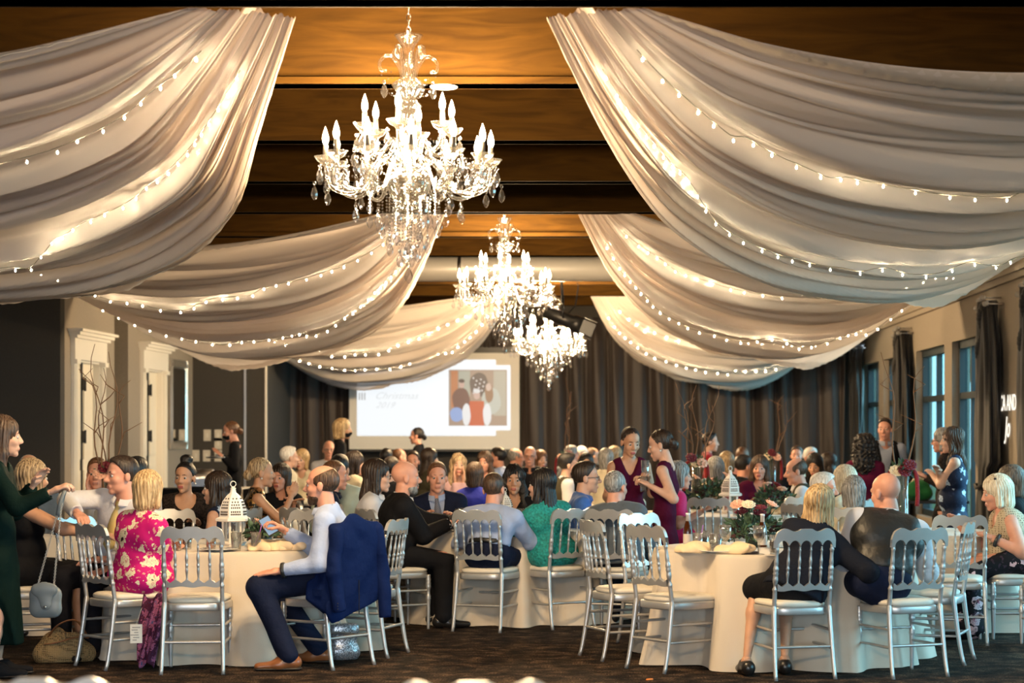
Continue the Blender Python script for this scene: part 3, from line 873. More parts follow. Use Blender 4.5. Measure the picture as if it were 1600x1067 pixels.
def carpet():
    m, nt, b, out = new_mat('carpet')
    co = coords(nt, (1, 1, 1))
    n1 = nt.nodes.new('ShaderNodeTexNoise'); n1.inputs['Scale'].default_value = 7; n1.inputs['Detail'].default_value = 5; n1.inputs['Distortion'].default_value = 0.3
    n2 = nt.nodes.new('ShaderNodeTexNoise'); n2.inputs['Scale'].default_value = 90; n2.inputs['Detail'].default_value = 2
    for n in (n1, n2): nt.links.new(co, n.inputs['Vector'])
    mx = nt.nodes.new('ShaderNodeMath'); mx.operation = 'MULTIPLY'; nt.links.new(n1.outputs[0], mx.inputs[0]); nt.links.new(n2.outputs[0], mx.inputs[1])
    r = nt.nodes.new('ShaderNodeValToRGB'); e = r.color_ramp.elements
    e[0].position = 0.16; e[0].color = (0.006, 0.005, 0.005, 1); e[1].position = 0.44; e[1].color = (0.16, 0.10, 0.062, 1)
    x = e.new(0.27); x.color = (0.026, 0.017, 0.012, 1)
    nt.links.new(mx.outputs[0], r.inputs[0]); nt.links.new(r.outputs[0], b.inputs['Base Color'])
    bp = nt.nodes.new('ShaderNodeBump'); bp.inputs['Strength'].default_value = 0.7; bp.inputs['Distance'].default_value = 0.01
    nt.links.new(n2.outputs[0], bp.inputs['Height']); nt.links.new(bp.outputs[0], b.inputs['Normal'])
    setp(b, **{'Roughness': 0.95, 'Specular IOR Level': 0.1})
    return m

TAUPE = pbr('wall_taupe', (0.30, 0.255, 0.205), 0.85, vary=0.04, vscale=30, bump=0.15, bscale=160)
DARKW = pbr('wall_charcoal', (0.052, 0.047, 0.042), 0.9, vary=0.05, vscale=40, bump=0.2, bscale=200)
CREAM = pbr('trim_cream', (0.84, 0.76, 0.62), 0.5)
WHITEP = pbr('paint_white', (0.84, 0.79, 0.70), 0.45)
BLACKM = pbr('black_metal', (0.012, 0.012, 0.013), 0.4)
FRAME = pbr('window_frame_dark', (0.012, 0.022, 0.028), 0.5)
STEEL = pbr('brushed_steel', (0.6, 0.6, 0.62), 0.28, metal=1.0)
TIMBER = wood('beam_timber', (0.025, 0.0112, 0.0016), (0.050, 0.0232, 0.0031), rough=0.9)
CEILW = wood('ceiling_boards', (0.03, 0.018, 0.010), (0.055, 0.032, 0.018))

def structure(name, mb, mat, parent=None):
    o = mb.build(name, mat, parent)
    if parent is None: o['kind'] = 'structure'
    return o

mb = MB(); mb.box((-2.1, 16, -0.1), (13.8, 41, 0.2)); structure('floor', mb, carpet())
mb = MB(); mb.box((-2.1, 16, ZC + 0.1), (13.8, 41, 0.2)); structure('ceiling', mb, CEILW)

# right wall: piers between the windows, a strip below and above them
WZ0, WZ1 = 0.30, 2.70
mb = MB()
edges = [YN] + [e for w in WIN_RIGHT for e in w] + [YB]
for i in range(0, len(edges), 2):
    mb.box((XR + 0.12, (edges[i] + edges[i + 1]) / 2, ZC / 2), (0.24, edges[i + 1] - edges[i], ZC))
for y0, y1 in WIN_RIGHT:
    mb.box((XR + 0.12, (y0 + y1) / 2, WZ0 / 2), (0.24, y1 - y0, WZ0)); mb.box((XR + 0.12, (y0 + y1) / 2, (WZ1 + ZC) / 2), (0.24, y1 - y0, ZC - WZ1))
structure('wall_right', mb, TAUPE)
mb = MB()
mb.box((XR - 0.05, (YN + YB) / 2, 3.30), (0.10, YB - YN, 0.05)); mb.box((XR - 0.03, (YN + YB) / 2, 3.24), (0.06, YB - YN, 0.07)); mb.box((XR - 0.07, (YN + YB) / 2, 3.62), (0.14, YB - YN, 0.05))
structure('trim_1', mb, TAUPE)
PANE = glassy('window_glass', (0.60, 0.88, 0.93), 0.10, 0.02)
for i, (y0, y1) in enumerate(WIN_RIGHT):
    w = empty('window_%d' % (i + 1), (XR + 0.14, (y0 + y1) / 2, WZ0)); w['kind'] = 'structure'
    L = y1 - y0; Hh = WZ1 - WZ0; mz = 1.69
    fr = MB()
    for s in (-1, 1): fr.box((0, s * (L / 2 - 0.045), Hh / 2), (0.10, 0.09, Hh))
    for z in (0.045, Hh - 0.045): fr.box((0, 0, z), (0.10, L, 0.09))
    fr.build('window_frame', FRAME, w)
    m = MB(); m.box((0, 0, Hh / 2), (0.08, 0.075, Hh)); m.build('mullion', FRAME, w)
    m = MB(); m.box((0, 0, mz), (0.085, L, 0.085)); m.build('transom', FRAME, w)
    for s in (-1, 1):
        for z0, z1 in ((0.05, mz), (mz, Hh - 0.05)):
            m = MB(); m.box((0.02, s * L / 4, (z0 + z1) / 2), (0.008, L / 2 - 0.08, z1 - z0 - 0.06)); m.build('pane', PANE, w)

# wall behind the camera with its windows
mb = MB(); edges = [XLN] + [e for w in WIN_REAR for e in w] + [XR]
for i in range(0, len(edges), 2): mb.box(((edges[i] + edges[i + 1]) / 2, YN + 0.1, ZC / 2), (edges[i + 1] - edges[i], 0.2, ZC))
for x0, x1 in WIN_REAR:
    mb.box(((x0 + x1) / 2, YN + 0.1, WZ0 / 2), (x1 - x0, 0.2, WZ0)); mb.box(((x0 + x1) / 2, YN + 0.1, (WZ1 + ZC) / 2), (x1 - x0, 0.2, ZC - WZ1))
structure('wall_front', mb, TAUPE)

# left side
mb = MB(); mb.box((XLN - 0.1, (YN + YJ) / 2, ZC / 2), (0.2, YJ - YN, ZC)); structure('wall_left_near', mb, DARKW)
mb = MB(); mb.box(((XLN + XL) / 2, YJ - 0.1, ZC / 2), (XL - XLN, 0.2, ZC)); structure('wall_left_return', mb, DARKW)
D1, D2, SLOT = (25.95, 27.25), (29.75, 31.05), (28.05, 28.85)
mb = MB(); edges = [YJ, D1[0], D1[1], SLOT[0], SLOT[1], D2[0], D2[1], YL + 0.2]
for i in range(0, len(edges), 2): mb.box((XL - 0.12, (edges[i] + edges[i + 1]) / 2, ZC / 2), (0.24, edges[i + 1] - edges[i], ZC))
for y0, y1 in (D1, D2): mb.box((XL - 0.12, (y0 + y1) / 2, (2.46 + ZC) / 2), (0.24, y1 - y0, ZC - 2.46))
structure('wall_left', mb, TAUPE)
mb = MB(); mb.box((XL - 0.25, (SLOT[0] + SLOT[1]) / 2, ZC / 2), (0.1, SLOT[1] - SLOT[0], ZC)); structure('wall_left_recess', mb, pbr('recess_black', (0.015, 0.014, 0.013), 0.8))
mb = MB(); mb.box(((XL - 5.75) / 2 , YL + 0.1, ZC / 2), (-5.75 - XL, 0.2, ZC)); structure('wall_back_left', mb, DARKW)
mb = MB(); mb.box((-5.85, (YL + YB) / 2 + 0.1, ZC / 2), (0.2, YB - YL - 0.2, ZC)); structure('wall_back_return', mb, DARKW)
mb = MB(); mb.box((-0.6, YB + 0.1, ZC / 2), (10.4, 0.2, ZC)); structure('wall_back', mb, DARKW)
for i, x in enumerate((-6.12, -5.77)):
    mb = MB(); mb.box((x, YL - 0.012, ZC / 2), (0.035, 0.024, ZC)); structure('trim_%d' % (i + 2), mb, STEEL if i == 0 else WHITEP)
mb = MB()
for y0, y1 in ((YJ, 25.75), (27.5, 29.5), (31.3, YL)): mb.box((XL + 0.012, (y0 + y1) / 2, 0.08), (0.024, y1 - y0, 0.16))
structure('baseboard_left', mb, WHITEP)

def doorway(idx, y0, y1):
    d = empty('door_%d' % idx, (XL, (y0 + y1) / 2, 0)); d['kind'] = 'structure'
    L = y1 - y0; Ht = 2.46
    for s in (-1, 1):                                   # fluted pilasters
        m = MB(); c = s * (L / 2 + 0.07)
        m.box((0.02, c, Ht / 2), (0.05, 0.15, Ht))
        for k in (-1, 0, 1): m.box((0.05, c + k * 0.042, Ht / 2 + 0.1), (0.012, 0.02, Ht - 0.35))
        m.box((0.035, c, 0.12), (0.08, 0.17, 0.24)); m.box((0.04, c, Ht - 0.03), (0.09, 0.18, 0.06))
        m.build('pilaster', WHITEP, d)
    m = MB()
    m.box((0.025, 0, Ht + 0.14), (0.07, L + 0.34, 0.28)); m.box((0.04, 0, Ht + 0.30), (0.12, L + 0.42, 0.05)); m.box((0.06, 0, Ht + 0.34), (0.17, L + 0.50, 0.05)); m.box((0.08, 0, Ht + 0.375), (0.22, L + 0.58, 0.035))
    m.build('header', WHITEP, d)
    m = MB()
    for s in (-1, 1): m.box((-0.1, s * (L / 2 - 0.01), Ht / 2), (0.2, 0.03, Ht))
    m.box((-0.1, 0, Ht - 0.01), (0.2, L, 0.03)); m.build('jamb', WHITEP, d)
    lf = MB(); lf.box((-0.11, 0.0, Ht / 2), (0.05, L - 0.06, Ht - 0.04))
    leaf = lf.build('door_leaf', CREAM, d)
    for s in (-1, 1):
        for z0, z1 in ((0.25, 1.0), (1.15, 2.3)):
            m = MB(); m.box((-0.08, s * L * 0.23, (z0 + z1) / 2), (0.03, L * 0.32, z1 - z0)); m.build('door_panel', CREAM, leaf)
    m = MB(); m.box((-0.075, -0.02, Ht / 2), (0.03, 0.05, Ht - 0.04)); m.build('door_gap', BLACKM, leaf)
    for z in (0.35, 1.45, 2.15):
        m = MB(); m.box((-0.05, -0.02, z), (0.05, 0.10, 0.16)); m.tube([(-0.02, -0.02, z - 0.09), (-0.02, -0.02, z + 0.09)], 0.014, 8); m.build('hinge', BLACKM, leaf)
    return d
doorway(1, *D1); doorway(2, *D2)

# timber beams across the ceiling
BEAM_Y = [9.78 + 2.36 * i for i in range(-5, 11)]
for i, y in enumerate(BEAM_Y):
    mb = MB(); mb.box((-2.1, y, (BEAM_Z + ZC) / 2), (13.4, 0.17, ZC - BEAM_Z)); mb.box((-2.1, y, BEAM_Z + 0.02), (13.4, 0.21, 0.04))
    o = structure('ceiling_beam', mb, TIMBER)

# stage curtains on the back wall
VELVET = pbr('velvet_brown', (0.032, 0.020, 0.016), 0.55, sheen=0.4, vary=0.25, vscale=3, stretch=(20, 20, 0.6))
def pleated(name, x0, x1, y, z0, z1, label, amp=0.15, pitch=0.38, mat=VELVET, cat='curtain', seed=0):
    rng = np.random.default_rng(seed)
    n = int((x1 - x0) / pitch * 10); u = np.linspace(0, 1, n)
    ph = np.cumsum(rng.uniform(0.5, 1.5, n)); ph = ph / ph[-1] * (x1 - x0) / pitch * 2 * PI
    am = amp * (0.6 + 0.4 * np.sin(u * 23 + seed))
    zs = np.linspace(z0, z1, 9)
    V = np.zeros((n, 9, 3))
    for j, z in enumerate(zs):
        V[:, j, 0] = x0 + (x1 - x0) * u + 0.02 * np.sin(ph * 0.5 + j * 0.3)
        V[:, j, 1] = y + am * (np.sin(ph + 0.15 * j) + 0.3 * np.sin(2 * ph)) * (0.75 + 0.25 * (1 - j / 8))
        V[:, j, 2] = z
    o = link(name, grid_mesh(name, V, mat)); tag(o, label, cat)
    md = o.modifiers.new('thick', 'SOLIDIFY'); md.thickness = 0.006
    return o
pleated('stage_curtain', -1.62, 4.20, 35.72, 0.02, 3.55, 'wide dark brown velvet curtain filling the back wall beside the windows', seed=3)
pleated('stage_curtain', -6.0, -4.72, 35.72, 0.02, 3.55, 'narrow dark velvet curtain between the grey wall panels and the projection screen', seed=5)
pleated('curtain_valance', -4.70, -1.64, 35.80, 2.98, 3.55, 'short black curtain valance hanging above the projection screen', seed=8, pitch=0.12, amp=0.03)

# light grey duct and the hanging spotlight
mb = MB(); mb.tube([(-8.0, 25.0, 3.56), (4.4, 25.0, 3.56)], 0.155, 20)
duct = mb.build('ceiling_duct', pbr('duct_grey', (0.55, 0.54, 0.52), 0.35, metal=0.3)); tag(duct, 'long pale grey round duct running across below the ceiling beams', 'duct')
for x in (-6, -3.6, -1.9, 0.1, 2.4):
    m = MB(); m.tube([(x - 0.02, 25.0, 3.56), (x + 0.02, 25.0, 3.56)], 0.162, 20); m.build('joint_band', STEEL, duct)
    m = MB(); m.box((x, 25.0, 3.99), (0.02, 0.02, 0.60)); m.build('hanger', BLACKM, duct)
sp = empty('spotlight', (-0.62, 25.6, 2.97)); tag(sp, 'black stage spotlight tilted on a bracket beyond the middle chandelier', 'spotlight')
mb = MB(); M = Matrix.Rotation(math.radians(112), 4, 'Y')
mb.lathe([(0.06, -0.26), (0.085, -0.24), (0.09, 0.0), (0.09, 0.12), (0.11, 0.14), (0.115, 0.27), (0.10, 0.27), (0.095, 0.2)], 16, M=M); mb.build('lamp_housing', BLACKM, sp)
mb = MB(); mb.tube([(0, -0.11, 0), (0, -0.12, 0.14), (0, 0, 0.2), (0, 0.12, 0.14), (0, 0.11, 0)], 0.012, 6); mb.build('yoke', BLACKM, sp)
mb = MB(); mb.tube([(0, 0, 0.2), (-0.02, 0, 0.45), (0, 0, 0.66)], 0.018, 8); mb.build('drop_pole', BLACKM, sp)
mb = MB(); mb.tube([(0.0, 0, 0.66), (0.14, -0.1, 0.62), (0.2, -0.2, 0.4), (0.16, -0.1, 0.16), (0.05, 0, 0.05)], 0.008, 6); mb.build('cable', BLACKM, sp)
mb = MB()
for k in range(4): mb.box((0.0, 0.0, 0.0), (0.006, 0.17, 0.17), M=Matrix.Translation(M @ Vector((0, 0, 0.28))) @ M @ Matrix.Rotation(k * PI / 2, 4, 'Z') @ Matrix.Translation((0.12, 0, 0.06)))
mb.build('barn_doors', BLACKM, sp)
sd = empty('smoke_detector', (-1.02, BEAM_Y[6], BEAM_Z)); tag(sd, 'small round white detector on the underside of a timber beam', 'detector')
mb = MB(); mb.lathe([(0.085, 0), (0.085, -0.006), (0.075, -0.012), (0.03, -0.015)], 20); mb.build('detector_cover', pbr('plastic_white', (0.8, 0.79, 0.76), 0.4), sd)
mb = MB(); mb.lathe([(0.02, -0.015), (0.018, -0.018)], 12); mb.build('detector_lens', BLACKM, sd)

# window curtains on the right wall, gathered between glass knobs
GREYV = pbr('velvet_grey', (0.020, 0.018, 0.017), 0.8, sheen=0.2, vary=0.3, vscale=3, stretch=(15, 15, 0.8))
KNOB = glassy('knob_glass', (0.9, 0.9, 0.9), 0.5, 0.05, 0.25)
def window_curtain(y, w, label, tie=0.9, seed=0):
    r = empty('window_curtain', (XR - 0.02, y, 0)); tag(r, label, 'curtain', 'tall window curtains on the right wall')
    rng = np.random.default_rng(seed); nu, nz = 60, 40
    V = np.zeros((nu, nz, 3))
    for j in range(nz):
        z = 0.02 + (3.02 - 0.02) * j / (nz - 1)
        g = w * (0.55 + 0.45 * abs(math.cos((z - 1.1) * 0.75)) if z > 1.1 else 0.62 + 0.5 * (1.1 - z) / 1.1)
        if abs(z - tie) < 0.25: g *= 0.55 + 0.45 * abs(z - tie) / 0.25
        if z > 2.5: g *= 1 - 0.55 * (z - 2.5) / 0.52
        for i in range(nu):
            a = 2 * PI * i / nu
            rr = 1 + 0.16 * math.sin(7 * a + 1.5 * z + seed) + 0.10 * math.sin(13 * a - z * 2)
            V[i, j] = (-0.13 + 0.10 * math.cos(a) * rr, 0.5 * g * math.sin(a) * rr, z)
    link('curtain_cloth', grid_mesh('curtain_cloth', V, GREYV, closed=True), r)
    m = MB()
    for k in range(14):
        a = k / 13; m.sphere((-0.22 - 0.02 * math.sin(a * 9), -0.1 + 0.2 * a + 0.02 * math.sin(5 * a), 2.95 - 0.55 * a), (0.035, 0.05, 0.05), 8, 5)
    m.build('ruffle', GREYV, r)
    m = MB(); m.tube([(-0.24, -w * 0.26, tie), (-0.27, 0, tie - 0.03), (-0.24, w * 0.26, tie), (-0.03, w * 0.26, tie + 0.03), (-0.03, -w * 0.26, tie + 0.03), (-0.24, -w * 0.26, tie)], 0.02, 8); m.build('tie_back', GREYV, r)
    for dy, z in ((-0.28, 2.98), (-0.1, 3.06), (0.12, 3.04), (0.28, 2.96)):
        k = MB(); k.tube([(0, dy, z), (-0.17, dy, z)], 0.010, 8); k.lathe([(0.012, 0), (0.03, 0.01), (0.012, 0.02)], 10, M=Matrix.Translation((-0.17, dy, z)) @ Matrix.Rotation(-PI / 2, 4, 'Y')); ko = k.build('knob_rod', STEEL, r)
        k = MB(); k.sphere((-0.215, dy, z), 0.034, 10, 7); k.build('glass_knob', KNOB, ko)
    return r
window_curtain(20.6, 0.9, 'dark grey curtain gathered beside the glowing lettering, nearest the camera', seed=1)
window_curtain(23.0, 0.9, 'dark grey curtain between the glowing lettering and the tall windows', seed=2)
window_curtain(29.85, 0.95, 'dark grey curtain between the two pairs of tall windows', seed=3)
window_curtain(35.25, 0.5, 'dark grey curtain in the far corner next to the stage curtain', seed=4)

# lettering thrown on the wall in light
def lettering(name, text, loc, rot, size, mat, parent=None, shear=0.0, ext=0.002, sx=1.0):
    cu = bpy.data.curves.new(name, 'FONT'); cu.body = text; cu.size = size; cu.shear = shear; cu.extrude = ext; cu.resolution_u = 3
    t = bpy.data.objects.new('tmp', cu); COL.objects.link(t)
    bpy.context.view_layer.update()
    me = bpy.data.meshes.new_from_object(t.evaluated_get(bpy.context.evaluated_depsgraph_get()))
    bpy.data.objects.remove(t); me.materials.clear(); me.materials.append(mat); me.name = name
    o = link(name, me, parent, loc, rot); o.scale = (sx, 1, 1)
    return o
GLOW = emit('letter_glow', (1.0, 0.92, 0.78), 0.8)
lt = empty('glowing_lettering', (XR - 0.012, 23.45, 1.62)); tag(lt, 'warm white glowing lettering on the wall between two dark curtains', 'lettering')
lettering('name_line', 'BECCA AND', (0, 0, 0.14), (PI / 2, 0, -PI / 2), 0.26, GLOW, lt, sx=0.95)
lettering('script_line', 'Jo', (0, -0.75, -0.16), (PI / 2, 0, -PI / 2), 0.34, GLOW, lt, shear=0.3)

# projection screen
scr = empty('projection_screen', (-3.16, 35.55, 1.20)); tag(scr, 'large white projection screen showing a slide on the back wall', 'screen')
sw_, sh_ = 3.04, 1.72
mb = MB(); mb.box((0, 0.02, sh_ / 2), (sw_, 0.02, sh_)); mb.build('screen_cloth', pbr('screen_white', (0.82, 0.80, 0.76), 0.6), scr)
mb = MB()
mb.box((0, 0.04, sh_ + 0.05), (sw_ + 0.1, 0.12, 0.10)); mb.build('screen_housing', BLACKM, scr)
mb = MB(); mb.box((0, 0.02, -0.02), (sw_, 0.04, 0.04)); mb.build('bottom_bar', BLACKM, scr)
SLIDE = emit('slide_white', (0.93, 0.97, 1.0), 0.54)
def flat(name, x0, x1, z0, z1, d, mat, par):
    m = MB(); m.add([(x0, d, z0), (x1, d, z0), (x1, d, z1), (x0, d, z1)], [(0, 1, 2, 3)], 0, False); return m.build(name, mat, par)
sl = flat('slide', -1.38, 1.10, 0.24, 1.60, 0.006, SLIDE, scr)
flat('slide_margin', 0.20, 1.36, 0.34, 1.50, 0.004, SLIDE, sl)
ph = flat('slide_photo', 0.26, 1.30, 0.42, 1.42, 0.001, emit('photo_wall', (0.42, 0.30, 0.22), 0.5), scr)
def blob(name, cx, cz, rx, rz, col, d, st=0.5):
    m = MB(); n = 20
    m.add([(cx + rx * math.cos(2 * PI * i / n) * (1 + 0.06 * math.sin(5 * i)), d, cz + rz * math.sin(2 * PI * i / n)) for i in range(n)], [tuple(range(n))], 0, False)
    return m.build(name, emit('photo_%0.2f_%0.2f_%0.2f' % col, col, st), ph)
flat('photo_strip', 0.30, 0.42, 0.75, 1.40, -0.001, emit('photo_orange', (0.55, 0.22, 0.10), 0.5), ph)
flat('photo_strip', 0.44, 0.64, 0.95, 1.40, -0.001, emit('photo_green', (0.45, 0.45, 0.36), 0.5), ph)
flat('photo_strip', 1.06, 1.28, 0.60, 1.40, -0.001, emit('photo_tan', (0.50, 0.46, 0.36), 0.5), ph)
blob('photo_tree', 0.80, 1.15, 0.17, 0.22, (0.16, 0.12, 0.10), -0.002)
for k in range(12): blob('photo_light', 0.70 + 0.21 * ((k * 37) % 11) / 11, 1.0 + 0.32 * ((k * 53) % 13) / 13, 0.012, 0.014, (0.95, 0.92, 0.9), -0.003, 0.55)
blob('photo_sweater', 0.48, 0.88, 0.16, 0.22, (0.20, 0.10, 0.08), -0.004); blob('photo_face', 0.49, 1.16, 0.05, 0.07, (0.62, 0.42, 0.34), -0.005); blob('photo_hair', 0.49, 1.22, 0.055, 0.035, (0.10, 0.07, 0.06), -0.006)
blob('photo_jeans', 0.40, 0.62, 0.12, 0.13, (0.30, 0.42, 0.72), -0.006)
blob('photo_coat', 1.02, 0.86, 0.17, 0.24, (0.55, 0.56, 0.48), -0.004); blob('photo_face', 0.97, 1.11, 0.05, 0.07, (0.70, 0.52, 0.42), -0.006); blob('photo_hair', 0.98, 1.0, 0.075, 0.17, (0.35, 0.20, 0.12), -0.005)
flat('photo_vest', 0.63, 0.89, 0.42, 0.86, -0.008, emit('photo_red', (0.62, 0.13, 0.06), 0.5), ph)
for s_ in (-1, 1): blob('photo_sleeve', 0.76 + s_ * 0.185, 0.62, 0.075, 0.20, (0.86, 0.86, 0.86), -0.009)
blob('photo_face', 0.76, 0.97, 0.06, 0.08, (0.66, 0.46, 0.38), -0.010); blob('photo_hair', 0.76, 1.04, 0.065, 0.04, (0.80, 0.79, 0.77), -0.011)
TXT = emit('slide_text', (0.42, 0.40, 0.37), 0.4); TXF = emit('slide_text_faint', (0.70, 0.73, 0.75), 0.55)
lettering('slide_numeral', 'III', (-1.36, 0.0, 0.88), (PI / 2, 0, 0), 0.19, TXT, sl)
lettering('slide_script', 'Christmas', (-1.07, 0.0, 0.90), (PI / 2, 0, 0), 0.17, TXF, sl, shear=0.5, sx=1.1)
lettering('slide_year', '2019', (-1.05, 0.0, 0.74), (PI / 2, 0, 0), 0.15, TXF, sl, shear=0.5, sx=1.1)

# fittings on the left walls
def plate(name, loc, ry, label, w=0.12, h=0.19, group='wall plates', rows=1):
    r = empty(name, loc, ry); tag(r, label, 'wall plate', group)
    m = MB(); m.box((0, -0.006, 0), (w, 0.012, h)); m.build('cover', pbr('plate_ivory', (0.62, 0.57, 0.48), 0.5), r)
    m = MB(); m.box((0, -0.014, 0), (w * 0.3, 0.008, h * 0.4)); m.build('switch', pbr('plate_switch', (0.72, 0.68, 0.6), 0.4), r)
PL = [(324, 680, 'ivory switch plate alone at the upper end of the group'), (341, 680, 'ivory switch plate at the top of the column beside the waiter'), (341, 693, 'ivory switch plate in the middle of the column beside the waiter'), (306, 712, 'ivory outlet plate nearest the mirror'), (323, 712, 'ivory outlet plate between two others in the lower row'), (341, 712, 'ivory outlet plate at the bottom of the column beside the waiter')]
for px, py, lb in PL:
    p = at(px, py, YL); plate('wall_plate', (p.x, YL, p.z), 0, lb)
th = empty('thermostat', at(42, 681, YJ)); tag(th, 'white wall thermostat with a lit blue screen on the charcoal wall', 'thermostat')
mb = MB(); mb.box((0, -0.012, 0), (0.17, 0.024, 0.12)); mb.build('casing', WHITEP, th)
mb = MB(); mb.box((0, -0.026, 0.0), (0.115, 0.004, 0.07)); s_ = mb.build('display', emit('display_blue', (0.10, 0.32, 0.75), 0.8), th)
for k in range(3):
    mb = MB(); mb.box((-0.03 + 0.03 * k, -0.029, -0.018), (0.018, 0.002, 0.016)); mb.build('icon', emit('display_white', (0.9, 0.95, 1.0), 0.9), s_)
wc = empty('wall_control', at(42, 697, YJ)); tag(wc, 'white two-button control below the thermostat', 'control')
mb = MB(); mb.box((0, -0.01, 0), (0.15, 0.02, 0.10)); mb.build('cover', WHITEP, wc)
for s in (-1, 1):
    mb = MB(); mb.box((s * 0.035, -0.022, 0), (0.04, 0.006, 0.04)); mb.build('button', pbr('button_grey', (0.1, 0.1, 0.1), 0.5), wc)
mr = empty('wall_mirror', (XL + 0.01, 32.1, 1.95)); tag(mr, 'tall mirror in a faceted mirrored frame beside the second doorway', 'mirror')
SILF = pbr('mirror_frame_silver', (0.55, 0.50, 0.43), 0.25, metal=0.7)
MIRR = pbr('mirror_glass', (0.8, 0.8, 0.8), 0.03, metal=1.0)
mb = MB(); mb.box((0.02, 0, 0), (0.02, 1.1, 1.15)); mb.build('mirror_pane', MIRR, mr)
for s in (-1, 1):
    mb = MB(); mb.prism([(0.0, s * 0.50, -0.72), (0.05, s * 0.54, -0.72), (0.03, s * 0.66, -0.72), (0.0, s * 0.66, -0.72)], (0, 0, 1.44)); mb.build('frame_side', SILF, mr)
    mb = MB(); mb.prism([(0.0, -0.64, s * 0.58), (0.05, -0.64, s * 0.61), (0.03, -0.64, s * 0.72), (0.0, -0.64, s * 0.72)], (0, 1.28, 0)); mb.build('frame_end', SILF, mr)

# outside: lawn and trees seen through the panes
mb = MB(); mb.box((40, 25, -0.25), (70, 120, 0.3)); o = structure('ground_lawn', mb, pbr('lawn', (0.05, 0.11, 0.03), 0.95, vary=0.3, vscale=2))
LEAFM = pbr('tree_leaves', (0.035, 0.10, 0.035), 0.8, vary=0.5, vscale=3, bump=1.0, bscale=6, dist=0.3)
BARK = pbr('tree_bark', (0.06, 0.045, 0.03), 0.9)
TREES = [(11, 52, 5.5, 'broad tree outside the far window pair'), (9.5, 44, 4.2, 'small leafy tree close outside the far windows'), (15, 60, 7.5, 'tall tree beyond the lawn behind the middle windows'), (10.5, 38, 3.6, 'low bushy tree outside the near window pair'), (18, 78, 8.0, 'distant tall tree outside between the curtains')]
for k, (x, y, h, lb) in enumerate(TREES):
    t = empty('garden_tree', (x, y, 0)); tag(t, lb, 'tree', 'trees outside the windows')
    rng = np.random.default_rng(k + 20)
    P = [ell((rng.normal(0, h * 0.14), rng.normal(0, h * 0.14), h * (0.45 + 0.45 * rng.random())), h * rng.uniform(0.13, 0.22)) for _ in range(14)]
    V, Q = isosurf(P, h * 0.03, h * 0.05, fn=lambda X, Y, Z: h * 0.016 * np.sin(9 / h * 5 * X) * np.sin(8 / h * 5 * Y + 1) * np.sin(50 / h * Z))
    link('crown', np_mesh('crown', V, Q, LEAFM), t)
    m = MB(); m.tube([(0, 0, 0), (0.05, 0.02, h * 0.3), (0, 0.05, h * 0.6)], [h * 0.035, h * 0.028, h * 0.015], 8); m.build('trunk', BARK, t)
# ------------------------------------------------------------------ chandeliers
CRYSTAL = glassy('crystal', (0.90, 0.90, 0.93), 0.28, 0.05, 0.006)
CLEARG = glassy('crystal_arm', (0.94, 0.93, 0.90), 0.30, 0.08, 0.010)
BULB = emit('candle_flame', (1.0, 0.80, 0.50), 30.0)
SLEEVE = pbr('candle_sleeve', (0.07, 0.06, 0.05), 0.4)

def arc_pts(pts, n=24):
    """smooth curve through control points"""
    P = [Vector(p) for p in pts]; P = [P[0] * 2 - P[1]] + P + [P[-1] * 2 - P[-2]]; out = []
    segs = len(P) - 3
    for i in range(segs):
        a, b, c, d = P[i:i + 4]
        for j in range(max(2, n // segs)):
            t = j / max(2, n // segs)
            out.append(0.5 * ((2 * b) + (c - a) * t + (2 * a - 5 * b + 4 * c - d) * t * t + (3 * b - a - 3 * c + d) * t ** 3))
    out.append(P[-2]); return out

PEND = MB(); PEND.lathe([(0.001, 0), (0.011, -0.012), (0.019, -0.034), (0.017, -0.046), (0.008, -0.060), (0.001, -0.064)], 7, smooth=False); PEND.sphere((0, 0, 0.010), 0.010, 6, 4)
PEND_ME = PEND.mesh('pendant', CRYSTAL)
def dish(r): return [(0.012, -0.035), (0.02, -0.02), (r * 0.72, -0.006), (r, 0.018), (r * 1.04, 0.022), (r * 0.96, 0.016), (0.02, 0.0)]
BOB_ME = MB().lathe(dish(0.062), 14).mesh('bobeche', CLEARG)
SLV_ME = MB().lathe([(0.014, 0), (0.014, 0.085), (0.008, 0.088)], 10).mesh('candle_sleeve', SLEEVE)
FLM_ME = MB().lathe([(0.009, 0.085), (0.017, 0.105), (0.0185, 0.122), (0.013, 0.148), (0.006, 0.170), (0.001, 0.185)], 10).mesh('bulb', BULB)

